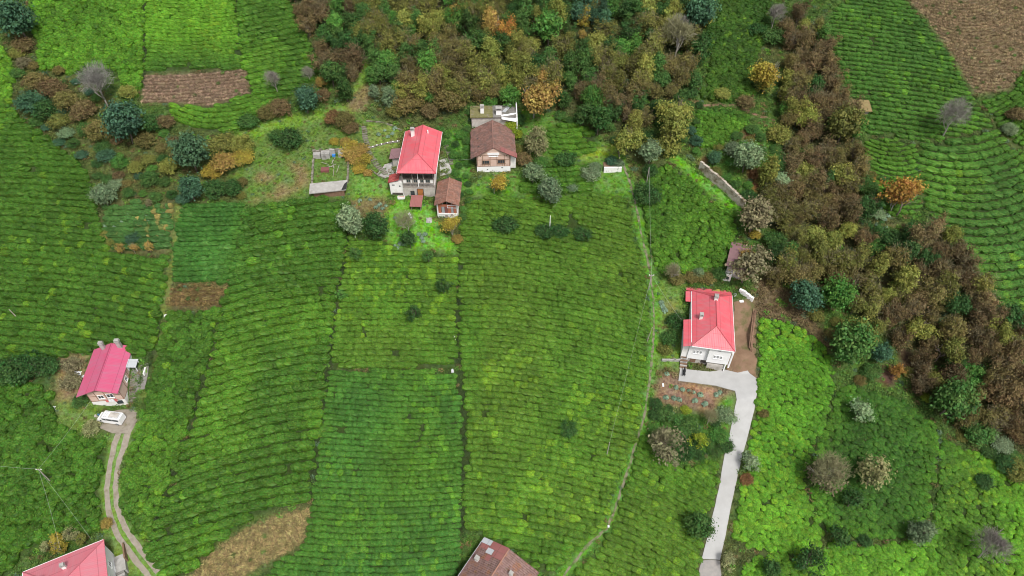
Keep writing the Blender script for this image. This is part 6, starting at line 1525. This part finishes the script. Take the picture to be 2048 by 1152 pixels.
# yellow vine trained over the slope beside the ruin
for k, (x, y, rr_) in enumerate(((700, 290, 16), (715, 300, 18), (708, 318, 20), (725, 318, 18), (700, 305, 18), (728, 298, 12), (720, 338, 14), (690, 284, 12), (735, 345, 10), (668, 283, 10))):
    tree(x, y, rr_, 'flat', 'gold' if k % 3 else 'yellow', 'yellow autumn vine growing over the bank right of the ruined foundation', 'clumps of yellow vine by the ruin', 'vine', .5)

# thickets: shrubs packed together, the colour follows the patches seen in the photograph
ANCH = [(620, 20, 'brown'), (680, 60, 'brown'), (640, 90, 'brown'), (700, 110, 'brown'), (720, 30, 'olive'), (760, 90, 'green'), (760, 40, 'olive'), (800, 80, 'olive'), (850, 60, 'brown'), (830, 130, 'olivebrown'), (880, 130, 'olivebrown'), (890, 80, 'olivebrown'), (930, 55, 'gold'), (885, 50, 'yellow'), (945, 90, 'yellowgreen'), (905, 15, 'olive'), (960, 20, 'olive'), (1000, 30, 'green'), (1040, 70, 'orange'), (1030, 100, 'yellowgreen'), (980, 110, 'yellowgreen'), (985, 80, 'lime'), (960, 165, 'olive'), (1000, 170, 'yellowgreen'), (880, 180, 'olivebrown'), (930, 180, 'olivebrown'), (1070, 110, 'yellowgreen'), (1060, 20, 'green'), (1150, 100, 'olive'), (1140, 130, 'green'), (1200, 90, 'olive'), (1190, 130, 'green'), (1240, 140, 'olive'), (1290, 130, 'olive'), (1210, 170, 'olive'), (1190, 205, 'brown'), (1240, 215, 'brown'), (1270, 200, 'olivebrown'), (1330, 160, 'olivebrown'), (1250, 35, 'bright'), (1200, 20, 'teal'), (1120, 20, 'green'), (1130, 60, 'green'), (1300, 70, 'olive'), (1320, 10, 'yellowgreen'), (1290, 25, 'green'), (1310, 200, 'dark'), (1130, 200, 'green'), (1110, 170, 'olive'), (780, 20, 'green'), (790, 150, 'green'), (700, 170, 'green'), (830, 20, 'olive'), (1160, 10, 'teal'),
        (1600, 60, 'brown'), (1625, 130, 'brown'), (1590, 150, 'olivebrown'), (1610, 200, 'brown'), (1660, 230, 'brown'), (1600, 270, 'olivebrown'), (1640, 320, 'brown'), (1690, 320, 'olivebrown'), (1590, 420, 'olivebrown'), (1560, 440, 'olive'), (1650, 480, 'yellowgreen'), (1700, 440, 'brown'), (1660, 400, 'brown'), (1700, 550, 'olive'), (1760, 540, 'olivebrown'), (1780, 580, 'yellowgreen'), (1860, 480, 'brown'), (1880, 530, 'brown'), (1840, 560, 'olivebrown'), (1930, 600, 'brown'), (1960, 640, 'brown'), (1820, 620, 'brown'), (1880, 620, 'olivebrown'), (1900, 740, 'olivebrown'), (1990, 700, 'brown'), (2030, 780, 'brown'), (1960, 780, 'olivebrown'), (1840, 720, 'dkbrown'), (1600, 530, 'olivebrown'), (1560, 520, 'olive'), (2000, 830, 'olivebrown'), (2080, 850, 'brown'), (1750, 620, 'olive'), (1580, 90, 'green'), (1800, 660, 'brown')]
AX = np.array([(a[0], a[1]) for a in ANCH], float)
wr = np.random.default_rng(5)
placed = np.array([(x, y, rr_) for x, y, rr_ in TREES_XY])
ZONES = ['left part of the brown thicket at the top', 'middle of the autumn thicket above the red house', 'right part of the thicket above the tiled house', 'upper right thicket beside the hill rows', 'lower right thicket above the lime slope']
cnt = 0
cand = []
for wi in (0, 1):
    poly = WPOLY[wi]
    x0, y0 = poly.min(0); x1, y1 = poly.max(0)
    P = wr.uniform([x0, y0], [x1, y1], (5000, 2)); P = P[inside(P[:, 0], P[:, 1], poly)]
    cand.append((wi, P))
for wi, P in cand:
    pts = []
    for x, y in P:
        d = np.hypot(placed[:, 0] - x, placed[:, 1] - y)
        if (d < placed[:, 2] * .62 + .8).any(): continue
        if any((x - a) ** 2 + (y - b) ** 2 < c for a, b, c in pts): continue
        pts.append((x, y, wr.uniform(2.35, 3.2) ** 2))
    for x, y, _ in pts:
        R = wr.uniform(1.8, 3.0)
        px, py, sc = (float(v) for v in proj(x, y, float(hgt(x, y)) + R * .6))
        if not (-40 < px < 2090 and -40 < py < 1180): continue
        k = int(np.argmin(np.hypot(AX[:, 0] - px - wr.normal() * 22, AX[:, 1] - py - wr.normal() * 16)))
        c = ANCH[k][2]
        if wr.uniform() < (.36 if wi == 0 and px > 760 else .22): c = ['green', 'yellowgreen', 'olive', 'dark', 'bright', 'yellowgreen'][int(wr.integers(0, 6))]
        z = ZONES[(0 if px < 800 else (1 if px < 1060 else 2)) if wi == 0 else (3 if py < 430 else 4)]
        u_ = wr.uniform()
        sh = ('plume' if u_ < .75 else 'shrub') if c in ('brown', 'dkbrown', 'olivebrown', 'red') else ('plume' if u_ < .4 else 'tall' if u_ < .7 else ('round' if u_ < .9 else 'shrub'))
        lowk = sh in ('shrub', 'plume'); word = WORDS[c] + (' shrub' if lowk else ' tree')
        tree(px, py, R * sc, sh, c, word + ' packed in the ' + z, word + 's in the ' + z, 'thicket_shrub' if lowk else 'thicket_tree', 1.5 if lowk else 1.0, wr.uniform(1.0, 1.35) if sh == 'plume' else wr.uniform(1.2, 1.7) if lowk else wr.uniform(1.0, 1.45))
        cnt += 1
BANKS = [(WPOLY[2], ['green', 'olive', 'olivebrown', 'brown', 'yellowgreen', 'dark', 'teal', 'green', 'bright'], 3.3, 'on the rough bank below the upper left tea plots', 55),
         (ground_poly([(1380, 300), (1420, 305), (1500, 262), (1560, 290), (1545, 340), (1500, 400), (1420, 340)]), ['green', 'dark', 'bright', 'olive', 'green'], 3.2, 'on the bank above the retaining wall', 22),
         (ground_poly([(1290, 215), (1380, 180), (1400, 215), (1390, 300), (1330, 310), (1290, 300)]), ['dark', 'green', 'teal'], 3.2, 'in the dark gully left of the dirt path', 16),
         (ground_poly([(1100, 185), (1150, 235), (1230, 262), (1240, 290), (1195, 265), (1110, 235), (1050, 215)]), ['green', 'dark', 'bright'], 3.0, 'along the thicket foot beside the tiled house', 16),
         (ground_poly([(880, 262), (938, 262), (944, 345), (940, 400), (926, 440), (920, 400), (912, 350)]), ['green', 'bright', 'dark'], 2.4, 'between the tiled barn and the old house', 22),
         (ground_poly([(1310, 812), (1380, 826), (1424, 838), (1450, 870), (1430, 915), (1380, 925), (1350, 900), (1292, 862)]), ['green', 'dark', 'bright'], 2.6, 'below the brown garden beside the road', 22),
         (ground_poly([(1730, 330), (1800, 380), (1790, 430), (1700, 440), (1720, 400)]), ['green', 'bright', 'olive'], 3.0, 'on the slope left of the orange tree', 14),
         (ground_poly([(1530, 560), (1600, 600), (1665, 690), (1690, 760), (1760, 770), (1720, 640), (1640, 570), (1560, 575)]), ['olivebrown', 'olive', 'green', 'brown'], 3.2, 'along the top of the lime slope', 20),
         (ground_poly([(1870, 840), (1900, 835), (2000, 890), (2060, 930), (2050, 960), (1960, 905)]), ['green', 'bright', 'olive', 'dark'], 3.2, 'at the foot of the lower right thicket', 18)]
for poly, pal, sp, where, mx_ in BANKS:
    x0, y0 = poly.min(0); x1, y1 = poly.max(0)
    P = wr.uniform([x0, y0], [x1, y1], (1500, 2)); P = P[inside(P[:, 0], P[:, 1], poly)]
    got = []
    placed = np.array(TREES_XY)
    for x, y in P:
        if len(got) >= mx_: break
        if (np.hypot(placed[:, 0] - x, placed[:, 1] - y) < placed[:, 2] * .6 + .5).any() or any((x - a) ** 2 + (y - b) ** 2 < (sp * .8) ** 2 for a, b in got): continue
        got.append((x, y))
        R = wr.uniform(.30, .56) * sp; c = pal[int(wr.integers(0, len(pal)))]
        px, py, sc = (float(v) for v in proj(x, y, float(hgt(x, y)) + R * .4))
        tree(px, py, R * sc, 'flat' if wr.uniform() < .35 else 'shrub', c, 'small ' + WORDS[c] + ' bush ' + where, 'small bushes ' + where, 'bush', 1.0, 1.0, 'bush')
print('THICKET', cnt, 'TREES', len(T))

# vegetable plants
def cabbage_mesh(seed):
    r = np.random.default_rng(seed); n = 16
    a = np.linspace(0, 12.5, n); rad = .12 + .3 * np.arange(n) / n
    c = np.stack([rad * np.cos(a), rad * np.sin(a), .45 - .35 * np.arange(n) / n], 1)
    nr = np.stack([np.cos(a) * .7, np.sin(a) * .7, np.ones(n)], 1)
    return make_mesh('cabbage', leaf_quads(c, nr, .34, r, 1.2), [(4 * i, 4 * i + 1, 4 * i + 2, 4 * i + 3) for i in range(n)], M['leaf'], np.repeat(np.stack([r.uniform(0, 1, n), r.uniform(.3, .9, n), 0 * a], 1), 4, 0))
CAB = [cabbage_mesh(k) for k in range(3)]
spots = {'on the brown garden soil': [(1333, 748), (1347, 797), (1358, 800), (1390, 802), (1410, 808), (1332, 796), (1365, 780), (1378, 782), (1387, 785), (1400, 790), (1352, 775), (1432, 790), (1440, 785)],
         'in the lower garden of the upper red house': [(720, 402), (740, 400), (760, 410), (772, 412), (765, 418), (752, 416), (790, 492), (800, 488), (808, 490), (795, 496), (843, 476), (850, 470), (846, 484), (790, 436), (838, 470)],
         'in the messy vegetable garden on the left': [(245, 445), (262, 447), (270, 443), (282, 445), (295, 430), (230, 455), (300, 440), (258, 430), (330, 430), (212, 452)],
         'below the orange tree': [(1745, 425), (1760, 418), (1768, 440), (1775, 432), (1752, 450), (1772, 455), (1765, 462)],
         'on the lawn behind the upper red house': [(770, 262), (785, 268), (776, 275), (790, 258), (757, 270)],
         'beside the garden fence of the right red house': [(1324, 612), (1328, 618), (1322, 606), (1330, 622)]}
for where, L in spots.items():
    for k, (x, y) in enumerate(L):
        q = at(x, y); o = bpy.data.objects.new('cabbage', CAB[k % 3]); COL.objects.link(o)
        s = tr_rng.uniform(.9, 1.5); o.location = tuple(q); o.scale = (s, s, s); o.rotation_euler = (0, 0, tr_rng.uniform(0, 6)); o.color = (.17, .26, .17, 1)
        tag(o, 'pale blue green cabbage plant ' + where, 'cabbage', 'cabbages ' + where)
